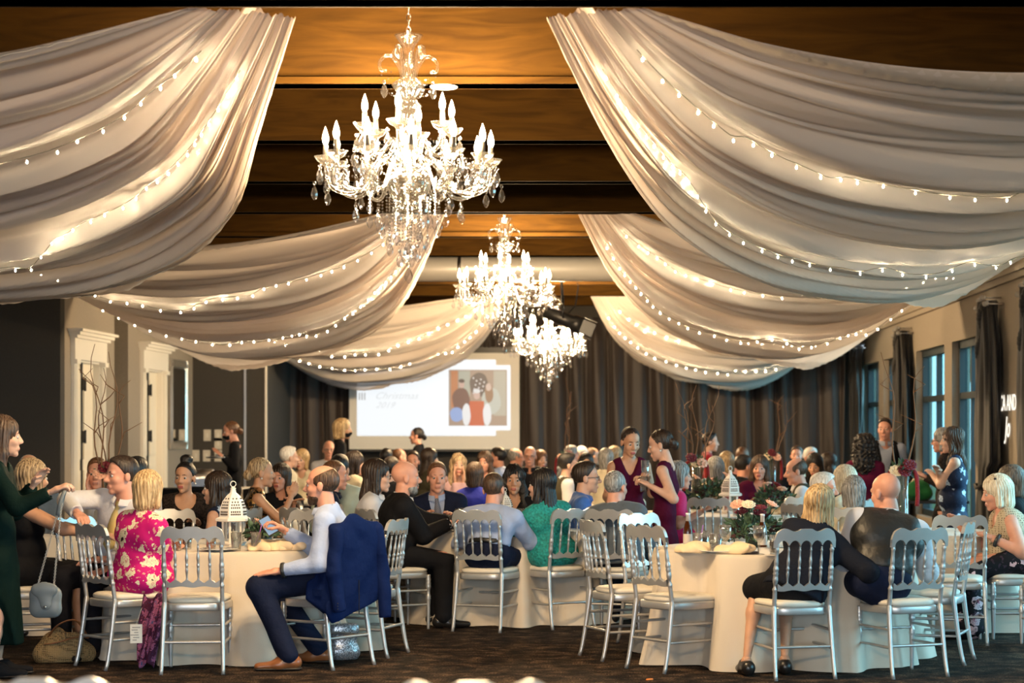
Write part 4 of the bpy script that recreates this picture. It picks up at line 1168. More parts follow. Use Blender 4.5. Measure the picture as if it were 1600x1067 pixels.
def chandelier(x, y, dz, label, power):
    r = empty('chandelier', (x, y, 3.0 + dz)); r.scale = (1.04, 1.04, 1.04); tag(r, label, 'chandelier', 'crystal chandeliers hanging down the middle of the room')
    up = ZC - 3.0 - dz
    m = MB()                                            # hanging chain
    z = 0.75; k = 0
    while z < up:
        a = k % 2 * PI / 2
        m.tube([(math.cos(a) * 0.012 * math.cos(t), math.sin(a) * 0.012 * math.cos(t), z + 0.022 + 0.022 * math.sin(t)) for t in np.linspace(0, 2 * PI, 9)], 0.003, 5); z += 0.036; k += 1
    m.build('chain', STEEL, r)
    m = MB()                                            # turned glass column
    m.lathe([(0.004, -0.55), (0.02, -0.50), (0.03, -0.46), (0.012, -0.43), (0.02, -0.30), (0.07, -0.27), (0.085, -0.24), (0.06, -0.21), (0.05, -0.19), (0.10, -0.15), (0.125, -0.08), (0.13, -0.03), (0.07, -0.01), (0.04, 0.03), (0.04, 0.20), (0.05, 0.24), (0.035, 0.28), (0.05, 0.32), (0.075, 0.35), (0.05, 0.38), (0.04, 0.40), (0.07, 0.43), (0.095, 0.47), (0.06, 0.50), (0.035, 0.52), (0.03, 0.62), (0.035, 0.68), (0.05, 0.70), (0.075, 0.735), (0.08, 0.745), (0.03, 0.745), (0.01, 0.77)], 16)
    m.build('column', CLEARG, r)
    for k in range(8):                                  # scrolls of the crown
        a = 2 * PI * k / 8 + 0.2; c, s = math.cos(a), math.sin(a); big = k % 2 == 0
        q = [(0.03, 0.47), (0.05, 0.56), (0.10 if big else 0.07, 0.63 if big else 0.66), (0.155 if big else 0.10, 0.60 if big else 0.67), (0.155 if big else 0.11, 0.55 if big else 0.63), (0.12 if big else 0.085, 0.545 if big else 0.61)]
        m = MB(); m.tube(arc_pts([(c * u, s * u, w) for u, w in q], 20), 0.0095, 7); sc = m.build('scroll', CLEARG, r)
        if big:
            link('pendant', PEND_ME, sc, (c * 0.135, s * 0.135, 0.47), None, (1.1, 1.1, 1.2))
    tips = []
    def branch(R, z, n, off, low):
        for k in range(n):
            a = 2 * PI * k / n + off; c, s = math.cos(a), math.sin(a)
            q = [(0.06, -0.03 if low else 0.06), (R * 0.35, 0.05 if low else z - 0.05), (R * 0.62, z - 0.17 if low else z - 0.13), (R * 0.92, z - 0.15 if low else z - 0.10), (R, z - 0.03)]
            m = MB(); m.tube(arc_pts([(c * u, s * u, w) for u, w in q], 24), 0.011, 7); arm = m.build('arm', CLEARG, r)
            link('bobeche', BOB_ME, arm, (c * R, s * R, z)); link('candle_sleeve', SLV_ME, arm, (c * R, s * R, z))
            link('bulb', FLM_ME, arm, (c * R, s * R, z))
            tips.append((c * R, s * R, z))
            for j in range(6 if low else 4):
                b = a + (j - 1) * 1.05; d = 0.060
                link('pendant', PEND_ME, r, (c * R + math.cos(b) * d, s * R + math.sin(b) * d, z - 0.03 - (0.11 if j == 1 else 0.05 if j == 4 else 0.02)), (0, 0, b), (1.05, 1.05, 1.25))
    branch(0.455, 0.045, 12, 0.13, True)
    branch(0.25, 0.22, 6, 0.4, False)
    m = MB()                                            # strings of beads: bead curtains and swags
    def beads(pts, rad=0.0075):
        for p in pts: m.add([(p[0] + rad, p[1], p[2]), (p[0], p[1] + rad, p[2]), (p[0] - rad, p[1], p[2]), (p[0], p[1] - rad, p[2]), (p[0], p[1], p[2] + rad), (p[0], p[1], p[2] - rad)], [(0, 1, 4), (1, 2, 4), (2, 3, 4), (3, 0, 4), (1, 0, 5), (2, 1, 5), (3, 2, 5), (0, 3, 5)], 0, False)
    for k in range(12):
        t0, t1 = Vector(tips[k]), Vector(tips[(k + 1) % 12])
        beads([t0.lerp(t1, u) * (1 - 0.12 * math.sin(PI * u)) + Vector((0, 0, -0.02 - 0.11 * math.sin(PI * u))) for u in np.linspace(0, 1, 14)])
        beads([Vector((0, 0, 0.33)).lerp(t0, u) + Vector((0, 0, -0.10 * math.sin(PI * u))) for u in np.linspace(0.30, 0.97, 16)], 0.0055)
        beads([t0 + Vector((0, 0, -0.03 - 0.017 * j)) for j in range(5)])
    for ring, R, n, z0, ln in ((0, 0.17, 14, -0.06, 0.20), (1, 0.11, 10, -0.16, 0.20), (2, 0.05, 6, -0.26, 0.17), (3, 0.30, 12, -0.10, 0.10)):
        for k in range(n):
            a = 2 * PI * k / n + ring; L = ln * (1 + 0.18 * math.sin(k * 2.4))
            beads([(R * math.cos(a), R * math.sin(a), z0 - L * u) for u in np.linspace(0, 1, max(4, int(L / 0.016)))])
            link('pendant', PEND_ME, r, (R * math.cos(a), R * math.sin(a), z0 - L - 0.012), (0, 0, a), (1.05, 1.05, 1.2))
    for k in range(8):
        a = 2 * PI * k / 8 + 0.2; c, s = math.cos(a), math.sin(a)
        beads([(c * (0.06 + 0.09 * u), s * (0.06 + 0.09 * u), 0.42 + 0.10 * u - 0.05 * math.sin(PI * u)) for u in np.linspace(0, 1, 9)], 0.006)
    b = m.build('bead_strings', CRYSTAL, r); b['kind'] = 'stuff'
    link('pendant', PEND_ME, r, (0, 0, -0.54), None, (1.3, 1.3, 1.4))
    for k in range(6):
        d = bpy.data.lights.new('candle_light', 'POINT'); d.energy = power / 6; d.color = (1.0, 0.70, 0.38); d.shadow_soft_size = 0.06
        a = 2 * PI * k / 6 + 0.3; o = bpy.data.objects.new('candle_light', d); COL.objects.link(o); o.parent = r
        o.location = (0.36 * math.cos(a), 0.36 * math.sin(a), 0.24)
    return r
chandelier(-1.165, 2.0, 0.03, 'added crystal chandelier continuing the row, unseen above the camera, for warm light', 620)  # added lamp, out of view overhead: continues the row to give more warm light
chandelier(-1.165, 11.45, 0.03, 'largest and nearest crystal chandelier, its candle bulbs lit', 560)
chandelier(-1.12, 20.9, -0.01, 'middle crystal chandelier, between the nearest one and the spotlight', 560)
chandelier(-0.88, 28.0, -0.26, 'farthest crystal chandelier, hanging lowest in front of the stage curtain', 950)

# ------------------------------------------------------------------ sheer ceiling drapes
SHEER = sheer('sheer_ivory', (0.95, 0.86, 0.80), 0.11)
HEMM = sheer('sheer_hem', (0.80, 0.72, 0.64), 0.04)
WARMB = emit('fairy_bulb', (1.0, 0.82, 0.52), 210.0)
WIRE = pbr('fairy_wire', (0.30, 0.26, 0.2), 0.5)
TT = np.array([0, 0.055, 0.13, 0.20, 0.30, 0.42, 0.54, 0.665, 0.78, 0.88, 1.0])
HH = np.array([2.12, 1.70, 1.40, 1.23, 1.07, 0.99, 0.976, 1.13, 1.45, 1.78, 2.10])      # height of the low edge above eye level
YY = np.array([0.0, 0.14, 0.38, 0.52, 0.66, 0.78, 0.86, 0.93, 0.97, 0.99, 1.0])         # how far the low edge has swung away from the beam

def smooth_interp(x, xp, fp):
    m = np.gradient(fp, xp); i = np.clip(np.searchsorted(xp, x, side='right') - 1, 0, len(xp) - 2)
    h = xp[i + 1] - xp[i]; t = (x - xp[i]) / h
    return (2 * t ** 3 - 3 * t ** 2 + 1) * fp[i] + (t ** 3 - 2 * t ** 2 + t) * h * m[i] + (-2 * t ** 3 + 3 * t ** 2) * fp[i + 1] + (t ** 3 - t ** 2) * h * m[i + 1]

def drape(side, y0, depth, x0, x1, label, seed, lowest=1.0, hem=0.30, strings=((0.30, True), (0.62, True))):
    rng = np.random.default_rng(seed)
    r = empty('ceiling_drape', (x0, y0, BEAM_Z)); tag(r, label, 'drape', 'sheer swags under the ceiling')
    def surf(t, v, ripple=1.0):
        t = np.asarray(t, float); hf = smooth_interp(t, TT, HH); hf = 2.1 - (2.1 - hf) * lowest
        yf = smooth_interp(t, TT, YY)
        hn = 2.12 - hem * 4 * t * (1 - t)
        g = 0.35 + 0.02                                      # gathered width at the beam
        Y = y0 + 0.10 + v * (0.25 + (depth - 0.25) * yf) 
        sag = v ** 0.85
        h = hn + (hf - hn) * sag - 0.10 * np.sin(PI * v) * np.sin(PI * t)
        xs_ = x0 + side * 0.50 * (1 - v) ** 1.3
        X = xs_ + (x1 - xs_) * t
        w = np.minimum(1, t * 6 + 0.25) * np.minimum(1, (1 - t) * 6 + 0.3)
        f = 0
        for q, (fr, am) in enumerate(((9, 0.040), (17, 0.026), (31, 0.014), (5, 0.05), (58, 0.006))):
            f = f + am * np.sin(2 * PI * fr * v * (0.85 + 0.25 * t) + seed * 1.3 + q + 1.5 * np.sin(3 * t + q))
        h = h + ripple * f * w * (0.55 + 0.45 * np.sin(PI * t))
        Y = Y + ripple * 0.03 * w * np.sin(2 * PI * 13 * v + seed)
        return X - x0, Y - y0, h + HC - BEAM_Z
    nt = 90
    for name, v0, v1, nv, dz in (('drape_panel', 0.0, 0.62, 150, 0.0), ('drape_panel', 0.50, 1.0, 120, 0.05)):
        T, Vv = np.meshgrid(np.linspace(0, 1, nt) ** 1.15, np.linspace(v0, v1, nv), indexing='ij')
        X, Y, Z = surf(T, Vv)
        k = np.clip((Vv - v0) / 0.12, 0, 1) if v0 > 0 else 1
        Z = Z + dz * (1 - k if v0 > 0 else 0) * 1.6
        pn = link(name, grid_mesh(name, np.stack([X, Y, Z], -1), SHEER), r)
        vv = np.array([v0 if v0 == 0 else v1, (v0 if v0 == 0 else v1) + (0.020 if v0 == 0 else -0.014)])
        T2, V2 = np.meshgrid(np.linspace(0, 1, 110), np.linspace(vv[0], vv[1], 4), indexing='ij')
        X, Y, Z = surf(T2, V2)
        Z = Z - 0.006 + 0.006 * np.sin(T2 * 300)
        link('hem', grid_mesh('hem', np.stack([X, Y, Z], -1), HEMM), pn)
    for q, (v, below) in enumerate(strings):
        st = empty('fairy_lights', (x0, y0, BEAM_Z)); tag(st, ('upper' if q == 0 else 'lower') + ' fairy light string in the ' + label.replace('ivory ceiling ', ''), 'string lights', 'fairy light strings in the drapes')
        t = np.linspace(0.03, 0.97, 240); vw = v + 0.03 * np.sin(t * 9 + q + seed) + 0.006 * np.sin(t * 40)
        X, Y, Z = surf(t, vw)
        off = -0.06 if below else 0.05
        pts = np.stack([X, Y, Z + off], -1)
        m = MB(); m.tube([tuple(p) for p in pts[::2]], 0.0035, 4); m.build('wire', WIRE, st)
        seg = np.r_[0, np.cumsum(np.linalg.norm(np.diff(pts, axis=0), axis=1))]
        m = MB(); s = 0.05
        while s < seg[-1]:
            p = np.array([np.interp(s, seg, pts[:, j]) for j in range(3)]) + np.array([0, rng.normal(0, 0.02), -0.02])
            m.sphere(tuple(p), (0.006, 0.006, 0.010), 6, 4); s += 0.19 + rng.uniform(-0.02, 0.03)
        b = m.build('bulbs', WARMB, st); b['kind'] = 'stuff'
DR = [(9.86, 7.75, 0.95), (19.13, 7.0, 1.10), (31.0, 3.9, 1.16)]
NM = ['nearest', 'middle', 'farthest']
for i, (y0, dep, low) in enumerate(DR):
    drape(1, y0, dep, -0.33, XR - 0.02, '%s sheer ivory ceiling swag on the window side' % NM[i], 11 + i, low)
    drape(-1, y0, dep, -1.62, (-8.05, -7.2, -6.95)[i], '%s sheer ivory ceiling swag on the doorway side' % NM[i], 21 + i, low)

# ------------------------------------------------------------------ banquet chair
SILVER = pbr('silver_paint', (0.55, 0.54, 0.53), 0.36, metal=0.65, vary=0.05, vscale=6)
CUSH = pbr('cushion_ivory', (0.72, 0.66, 0.56), 0.55, vary=0.04, bump=0.3, bscale=14)
def back_y(z): return -0.185 - 0.060 * max(0, (z - 0.44)) / 0.42
def strip(xs, zt, zb, y, th):
    V = np.zeros((4, len(xs), 3))
    for i, x in enumerate(xs):
        cv = -0.022 * (1 - (x / 0.2) ** 2)
        for j, (z, dy) in enumerate(((zb[i], -th), (zt[i], -th), (zt[i], th), (zb[i], th))): V[j, i] = (x, y(z) + cv + dy, z)
    return V
def make_chair():
    r = empty('banquet_chair')
    xs = np.linspace(-0.198, 0.198, 81); sup = [-0.178, -0.107, -0.0356, 0.0356, 0.107, 0.178]
    zt = 0.910 + 0.020 * np.cos(xs / 0.2 * PI * 0.5) + 0.013 * np.cos(xs * 2 * PI / 0.142) * (np.abs(xs) > 0.035) - 0.04 * np.clip((np.abs(xs) - 0.178) / 0.02, 0, 1) ** 2
    gap = np.min([np.abs(xs - s) for s in sup], axis=0)
    zb = 0.812 + 0.046 * np.sqrt(np.clip(1 - ((0.0356 - gap) / 0.0356) ** 2, 0, 1)) * (np.abs(xs) < 0.178)
    me = grid_mesh('crest_rail', strip(xs, zt, zb, back_y, 0.011), SILVER, closed=True, smooth=False); link('crest_rail', me, r)
    zt = 0.575 + 0.022 * np.clip(1 - gap / 0.030, 0, 1) ** 0.8; zb = np.full_like(xs, 0.548) - 0.004 * np.cos(xs * 2 * PI / 0.14)
    m2 = (np.abs(xs) < 0.172)
    link('lower_rail', grid_mesh('lower_rail', strip(xs[m2], zt[m2], zb[m2], back_y, 0.011), SILVER, closed=True, smooth=False), r)
    def turned(t):                                      # radius along a spindle, 0 bottom .. 1 top
        rr = 0.0060 + 0.0038 * math.exp(-((t - 0.30) / 0.10) ** 2) + 0.0045 * math.exp(-((t - 0.62) / 0.10) ** 2)
        for c in (0.05, 0.42, 0.46, 0.50, 0.90): rr += 0.0045 * math.exp(-((t - c) / 0.012) ** 2)
        return rr
    for x in sup[1:-1]:
        cv = -0.022 * (1 - (x / 0.2) ** 2)
        pts = [(x, back_y(0.580 + 0.240 * t) + cv, 0.580 + 0.240 * t) for t in np.linspace(0, 1, 34)]
        m = MB(); m.tube(pts, [turned(t) for t in np.linspace(0, 1, 34)], 8, caps=False); m.build('spindle', SILVER, r)
    for s in (-1, 1):
        pts = []; rad = []
        for t in np.linspace(0, 1, 14): pts.append((s * (0.192 - 0.012 * t), -0.262 + 0.077 * t ** 0.7, 0.44 * t)); rad.append(0.0125 + 0.005 * t)
        for t in np.linspace(0.02, 1, 40):
            z = 0.44 + 0.39 * t; pts.append((s * 0.179, back_y(z), z)); q = 0.0140
            for c in (0.30, 0.55, 0.59, 0.63, 0.92): q += 0.0045 * math.exp(-((t - c) / 0.013) ** 2)
            q += 0.004 * math.exp(-((t - 0.45) / 0.06) ** 2) - 0.004 * math.exp(-((t - 0.36) / 0.04) ** 2) + 0.003 * math.exp(-((t - 0.72) / 0.07) ** 2) - 0.003 * (t > 0.66)
            rad.append(q)
        m = MB(); m.tube(pts, rad, 9); m.build('back_post', SILVER, r)
        pts = [(s * 0.190, 0.185, z) for z in np.linspace(0, 0.42, 44)]; rad = []
        for z in np.linspace(0, 0.42, 44):
            q = 0.011 + 0.007 * min(1, z / 0.22)
            for c in (0.235, 0.255, 0.32, 0.335, 0.35, 0.365, 0.38): q += 0.0045 * math.exp(-((z - c) / 0.0055) ** 2)
            q -= 0.004 * math.exp(-((z - 0.285) / 0.02) ** 2); rad.append(q)
        m = MB(); m.tube(pts, rad, 9); m.build('front_leg', SILVER, r)
    def outline(k, n=40):                               # rounded seat, wider in front
        out = []
        for i in range(n):
            a = 2 * PI * i / n; c, s2 = math.cos(a), math.sin(a)
            x = abs(c) ** 0.5 * (1 if c > 0 else -1); y = abs(s2) ** 0.5 * (1 if s2 > 0 else -1)
            out.append((x * (0.205 + 0.022 * y) * k, y * 0.205 * k + 0.0))
        return out
    m = MB(); rows = []
    for k, z in ((0.90, 0.392), (0.985, 0.394), (1.0, 0.402), (1.0, 0.434), (0.985, 0.442), (0.3, 0.442)): rows.append([(x, y, z) for x, y in outline(k)])
    n = 40; vs = [p for q in rows for p in q]
    fs = [(j * n + i, j * n + (i + 1) % n, (j + 1) * n + (i + 1) % n, (j + 1) * n + i) for j in range(len(rows) - 1) for i in range(n)] + [tuple(range(n - 1, -1, -1))]
    m.add(vs, fs); m.build('seat_frame', SILVER, r)
    m = MB(); rows = []
    for k, z in ((0.86, 0.440), (0.945, 0.446), (0.965, 0.458), (0.94, 0.471), (0.86, 0.479), (0.6, 0.486), (0.25, 0.489)): rows.append([(x, y + 0.012, z) for x, y in outline(k)])
    vs = [p for q in rows for p in q]
    fs = [(j * n + i, j * n + (i + 1) % n, (j + 1) * n + (i + 1) % n, (j + 1) * n + i) for j in range(len(rows) - 1) for i in range(n)] + [tuple((len(rows) - 1) * n + i for i in range(n))]
    m.add(vs, fs); m.build('cushion', CUSH, r)
    def leg_y(z): return -0.262 + 0.077 * (z / 0.44) ** 0.7
    def stretcher(a, b, turnedq=False):
        t = np.linspace(0, 1, 25); P = [Vector(a).lerp(Vector(b), u) for u in t]
        rad = [0.0085 + (sum(0.004 * math.exp(-((u - c) / 0.015) ** 2) for c in (0.2, 0.42, 0.5, 0.58, 0.8)) if turnedq else 0.0015 * math.sin(PI * u)) for u in t]
        m = MB(); m.tube(P, rad, 7); m.build('stretcher', SILVER, r)
    stretcher((-0.187, leg_y(0.20), 0.20), (0.187, leg_y(0.20), 0.20))
    stretcher((-0.19, 0.185, 0.27), (0.19, 0.185, 0.27), True)
    for s in (-1, 1):
        for z in (0.19, 0.30): stretcher((s * 0.187, leg_y(z), z), (s * 0.19, 0.185, z))
    return r
CHAIR0 = make_chair(); CHAIR_USED = [False]; CHAIRS = []
def chair(x, y, phi, label, group='silver banquet chairs'):
    """phi: direction the seat faces, degrees clockwise from straight away from the camera"""
    rz = -math.radians(phi)
    if not CHAIR_USED[0]:
        c = CHAIR0; c.location = (x, y, 0); c.rotation_euler = (0, 0, rz); CHAIR_USED[0] = True
    else: c = clone(CHAIR0, (x, y, 0), rz)
    tag(c, label, 'chair', group); CHAIRS.append((x, y, phi)); return c

# ------------------------------------------------------------------ tables and what stands on them
LINEN = pbr('linen_ivory', (0.62, 0.54, 0.44), 0.8, vary=0.03, vscale=3, bump=0.12, bscale=220, sheen=0.2)
TZ = 0.735
def tablecloth(x, y, R, label, seed, flare=0.14, fold=1.0):
    rng = np.random.default_rng(seed); nth = 180; rows = []
    th = np.linspace(0, 2 * PI, nth, endpoint=False)
    near = [(cx - x, cy - y) for cx, cy, _ in CHAIRS if math.hypot(cx - x, cy - y) < R + 0.7]
    ph = [rng.uniform(0, 6.28) for _ in range(5)]
    fn = sum(a * np.cos(n * th + p) for n, a, p in ((8, 1.0, ph[0]), (13, 0.7, ph[1]), (21, 0.4, ph[2]), (5, 0.5, ph[3]))) / 1.6
    for k in np.linspace(0.05, 0.985, 8): rows.append(np.stack([R * k * np.cos(th), R * k * np.sin(th), np.full(nth, TZ)], -1))
    for d in np.r_[np.array([0.004, 0.012, 0.03]), np.linspace(0.08, TZ - 0.006, 16)]:
        t = d / TZ
        rr = R + 0.006 * min(1, d / 0.012) + flare * t ** 0.9 + fold * 0.055 * fn * t ** 0.8
        X, Y = rr * np.cos(th), rr * np.sin(th)
        for cx, cy in near:
            dx, dy = X - cx, Y - cy; dd = np.hypot(dx, dy); lim = 0.27
            hit = dd < lim
            if hit.any():
                s = np.where(hit, (lim - dd), 0); nn = np.hypot(X, Y)
                X = X - X / nn * s * 0.95; Y = Y - Y / nn * s * 0.95
        rows.append(np.stack([X, Y, np.full(nth, TZ - d)], -1))
    V = np.stack(rows, 1)
    o = link('tablecloth', grid_mesh('tablecloth', V, LINEN, closed=True), None, (x, y, 0))
    tag(o, label, 'tablecloth', 'round tables under ivory cloths'); return o

GLASS = glassy('drinking_glass', (0.93, 0.95, 0.96), 0.45, 0.03, 0.06)
def liquid(name, col): return glassy(name, col, 0.15, 0.05, 0.06)
JUICE = liquid('juice_amber', (0.9, 0.45, 0.05)); COLA = liquid('drink_dark', (0.25, 0.06, 0.02)); WATER = liquid('water', (0.88, 0.92, 0.94))
TUMB = MB().lathe([(0.028, 0.0), (0.030, 0.004), (0.036, 0.125), (0.0345, 0.125), (0.028, 0.012), (0.001, 0.010)], 16).mesh('tumbler', GLASS)
GOB = MB().lathe([(0.036, 0), (0.036, 0.003), (0.006, 0.010), (0.005, 0.07), (0.012, 0.08), (0.034, 0.105), (0.041, 0.14), (0.038, 0.185), (0.0365, 0.185), (0.039, 0.14), (0.030, 0.105), (0.001, 0.09)], 16).mesh('goblet', GLASS)
def drink_mesh(r0, r1, z0, z1, m): return MB().lathe([(r0, z0), (r1, z1), (0.001, z1)], 14).mesh('drink', m)
DRK = {'juice': drink_mesh(0.0275, 0.031, 0.013, 0.060, JUICE), 'cola': drink_mesh(0.0275, 0.033, 0.013, 0.085, COLA), 'water': drink_mesh(0.0275, 0.033, 0.013, 0.090, WATER), 'wine': MB().lathe([(0.028, 0.106), (0.038, 0.138), (0.001, 0.138)], 14).mesh('drink', COLA)}
STRAW = pbr('straw_violet', (0.35, 0.12, 0.5), 0.4)
def tumbler(x, y, label, fill='water', straw=False):
    r = empty('tumbler', (x, y, TZ)); tag(r, label, 'glass', 'glasses on the tables')
    link('glass_wall', TUMB, r); link('drink', DRK[fill], r)
    if straw: MB().tube([(-0.015, 0, 0.02), (0.028, 0.0, 0.13), (0.036, 0.01, 0.175)], 0.003, 6).build('straw', STRAW, r)
def goblet(x, y, label, fill=None):
    r = empty('goblet', (x, y, TZ)); tag(r, label, 'glass', 'glasses on the tables'); link('glass_bowl', GOB, r)
    if fill: link('drink', DRK[fill], r)
BROWN = glassy('bottle_brown', (0.22, 0.07, 0.015), 0.25, 0.04, 0.02)
def bottle(x, y, label):
    r = empty('beer_bottle', (x, y, TZ)); tag(r, label, 'bottle')
    MB().lathe([(0.030, 0), (0.031, 0.005), (0.031, 0.135), (0.026, 0.165), (0.014, 0.20), (0.0125, 0.235), (0.014, 0.24), (0.014, 0.25)], 16).build('glass_body', pbr('bottle_amber', (0.05, 0.014, 0.004), 0.08), r)
    MB().lathe([(0.0315, 0.05), (0.0317, 0.115)], 16, caps=False).build('paper_label', pbr('label_paper', (0.6, 0.55, 0.5), 0.6), r)
    MB().lathe([(0.0145, 0.19), (0.0135, 0.236), (0.0150, 0.238), (0.0150, 0.252), (0.004, 0.253)], 14).build('neck_foil', pbr('foil_silver', (0.75, 0.74, 0.78), 0.3, metal=0.6), r)
NAPM = pbr('napkin_cream', (0.80, 0.62, 0.40), 0.75, vary=0.05, bump=0.4, bscale=18)
NAPS = []
for k in range(3):
    rng = np.random.default_rng(k + 40)
    P = [cap((rng.uniform(-0.11, 0.0), rng.uniform(-0.05, 0.05), 0.012), (rng.uniform(0.0, 0.13), rng.uniform(-0.06, 0.06), rng.uniform(0.015, 0.045)), 0.055, 0.035, (0, 0, 1), 0.7) for _ in range(5)]
    V, Q = isosurf(P, 0.007, 0.03, [pln((0, 0, 0.0), (0, 0, -1))], wr=0.013, wf=40, seed=k); NAPS.append(np_mesh('napkin', V, Q, NAPM))
def napkin(x, y, rz, label, k=0, z=TZ):
    o = link('napkin', NAPS[k % 3], None, (x, y, z + 0.001), (0, 0, rz)); tag(o, label, 'napkin', 'cream napkins on the tables')
PLATE = MB().lathe([(0.05, 0.0), (0.07, 0.004), (0.125, 0.016), (0.13, 0.018), (0.125, 0.020), (0.07, 0.009), (0.001, 0.007)], 24).mesh('plate', pbr('china_white', (0.8, 0.79, 0.76), 0.2))
def plate_on(x, y, label): o = link('dinner_plate', PLATE, None, (x, y, TZ + 0.001)); tag(o, label, 'plate', 'plates on the tables')
WLAN = pbr('lantern_white', (0.80, 0.76, 0.70), 0.45)
def lantern(x, y, label, s=1.0):
    r = empty('lantern', (x, y, TZ), 0.4); r.scale = (s, s, s); tag(r, label, 'lantern', 'white pierced lanterns')
    n = 6; cosn = [(math.cos(2 * PI * i / n), math.sin(2 * PI * i / n)) for i in range(n)]
    MB().lathe([(0.085, 0), (0.085, 0.012), (0.095, 0.016), (0.095, 0.026), (0.075, 0.032)], 6, smooth=False).build('base', WLAN, r)
    for c, q in cosn: MB().box((0.074 * c, 0.074 * q, 0.10), (0.012, 0.012, 0.15)).build('corner_post', WLAN, r)
    for i in range(n):
        a, b = cosn[i], cosn[(i + 1) % n]
        MB().add([(0.07 * a[0], 0.07 * a[1], 0.035), (0.07 * b[0], 0.07 * b[1], 0.035), (0.07 * b[0], 0.07 * b[1], 0.17), (0.07 * a[0], 0.07 * a[1], 0.17)], [(0, 1, 2, 3)], 0, False).build('pane', GLASS, r)
    roof = MB().lathe([(0.095, 0.17), (0.125, 0.176), (0.125, 0.192), (0.098, 0.205), (0.094, 0.26), (0.075, 0.315), (0.045, 0.355), (0.022, 0.375), (0.018, 0.40), (0.022, 0.405), (0.006, 0.415)], 6, smooth=False).build('roof', WLAN, r)
    m = MB(); DK = pbr('pierced_dark', (0.06, 0.045, 0.035), 0.9)
    prof = [(0.0985, 0.21), (0.0945, 0.26), (0.0755, 0.315), (0.046, 0.355)]
    for i in range(n):
        a0 = 2 * PI * i / n
        for row, (zz, cnt) in enumerate(((0.222, 6), (0.240, 5), (0.268, 5), (0.288, 4), (0.308, 3), (0.332, 2))):
            R = np.interp(zz, [p[1] for p in prof], [p[0] for p in prof])
            for j in range(cnt):
                t = (j + 0.5) / cnt; t = 0.12 + 0.76 * t
                pa = Vector((R * math.cos(a0), R * math.sin(a0), zz)); pb = Vector((R * math.cos(a0 + PI / 3), R * math.sin(a0 + PI / 3), zz))
                p = pa.lerp(pb, t); m.sphere(tuple(p), (0.0055, 0.0055, 0.007), 6, 4)
    h = m.build('piercings', DK, roof); h['kind'] = 'stuff'
    MB().tube([(0.02 * math.cos(t), 0, 0.435 + 0.02 * math.sin(t)) for t in np.linspace(0, 2 * PI, 15)], 0.003, 6).build('ring', WLAN, r)
    MB().lathe([(0.03, 0.032), (0.03, 0.10), (0.004, 0.102), (0.003, 0.115)], 12).build('candle', pbr('candle_wax', (0.85, 0.8, 0.68), 0.5), r)
GREEN = pbr('leaf_eucalyptus', (0.05, 0.10, 0.055), 0.6, vary=0.45, vscale=20)
DKLEAF = pbr('leaf_burgundy', (0.05, 0.012, 0.016), 0.6, vary=0.4, vscale=20)
BLUSH = pbr('petal_blush', (0.78, 0.45, 0.33), 0.6, vary=0.15, vscale=30); BURG = pbr('petal_burgundy', (0.13, 0.008, 0.02), 0.6); IVO = pbr('petal_ivory', (0.80, 0.70, 0.52), 0.6)
def leaf_cloud(mb, n, R, h, rng, size, mi=0, c=(0, 0, 0)):
    for _ in range(n):
        d = rng.normal(size=3); d /= np.linalg.norm(d); d[2] = abs(d[2]) * 0.9 - 0.15
        p = np.array(c) + d * np.array([R, R, h]) * rng.uniform(0.55, 1.05)
        ax = d + rng.normal(0, 0.6, 3); ax /= np.linalg.norm(ax); sd = np.cross(ax, rng.normal(size=3)); sd /= np.linalg.norm(sd) + 1e-9
        up_ = np.cross(ax, sd); s = size * rng.uniform(0.7, 1.3)
        q = [p, p + ax * s * 0.4 + sd * s * 0.26 + up_ * 0.004, p + ax * s, p + ax * s * 0.4 - sd * s * 0.26 + up_ * 0.004, p + ax * s * 0.45 - up_ * s * 0.05]
        mb.add(q, [(0, 1, 4), (1, 2, 4), (2, 3, 4), (3, 0, 4)], mi, False)
def bloom_mesh(mat, seed):
    rng = np.random.default_rng(seed); mb = MB(); mb.sphere((0, 0, 0.004), (0.014, 0.014, 0.014), 8, 5)
    for ring, (R, n, tilt) in enumerate(((0.018, 5, 1.1), (0.028, 7, 0.7), (0.034, 9, 0.3))):
        for k in range(n):
            a = 2 * PI * k / n + ring * 0.5; M = Matrix.Rotation(a, 4, 'Z') @ Matrix.Translation((R * 0.55, 0, 0.006)) @ Matrix.Rotation(-tilt, 4, 'Y')
            mb.sphere((R * 0.3, 0, 0), (R * 0.62, R * 0.5, 0.004), 7, 4, M=M)
    return mb.mesh('blossom', mat)
BLOOM = {'blush': bloom_mesh(BLUSH, 1), 'burg': bloom_mesh(BURG, 2), 'ivory': bloom_mesh(IVO, 3)}
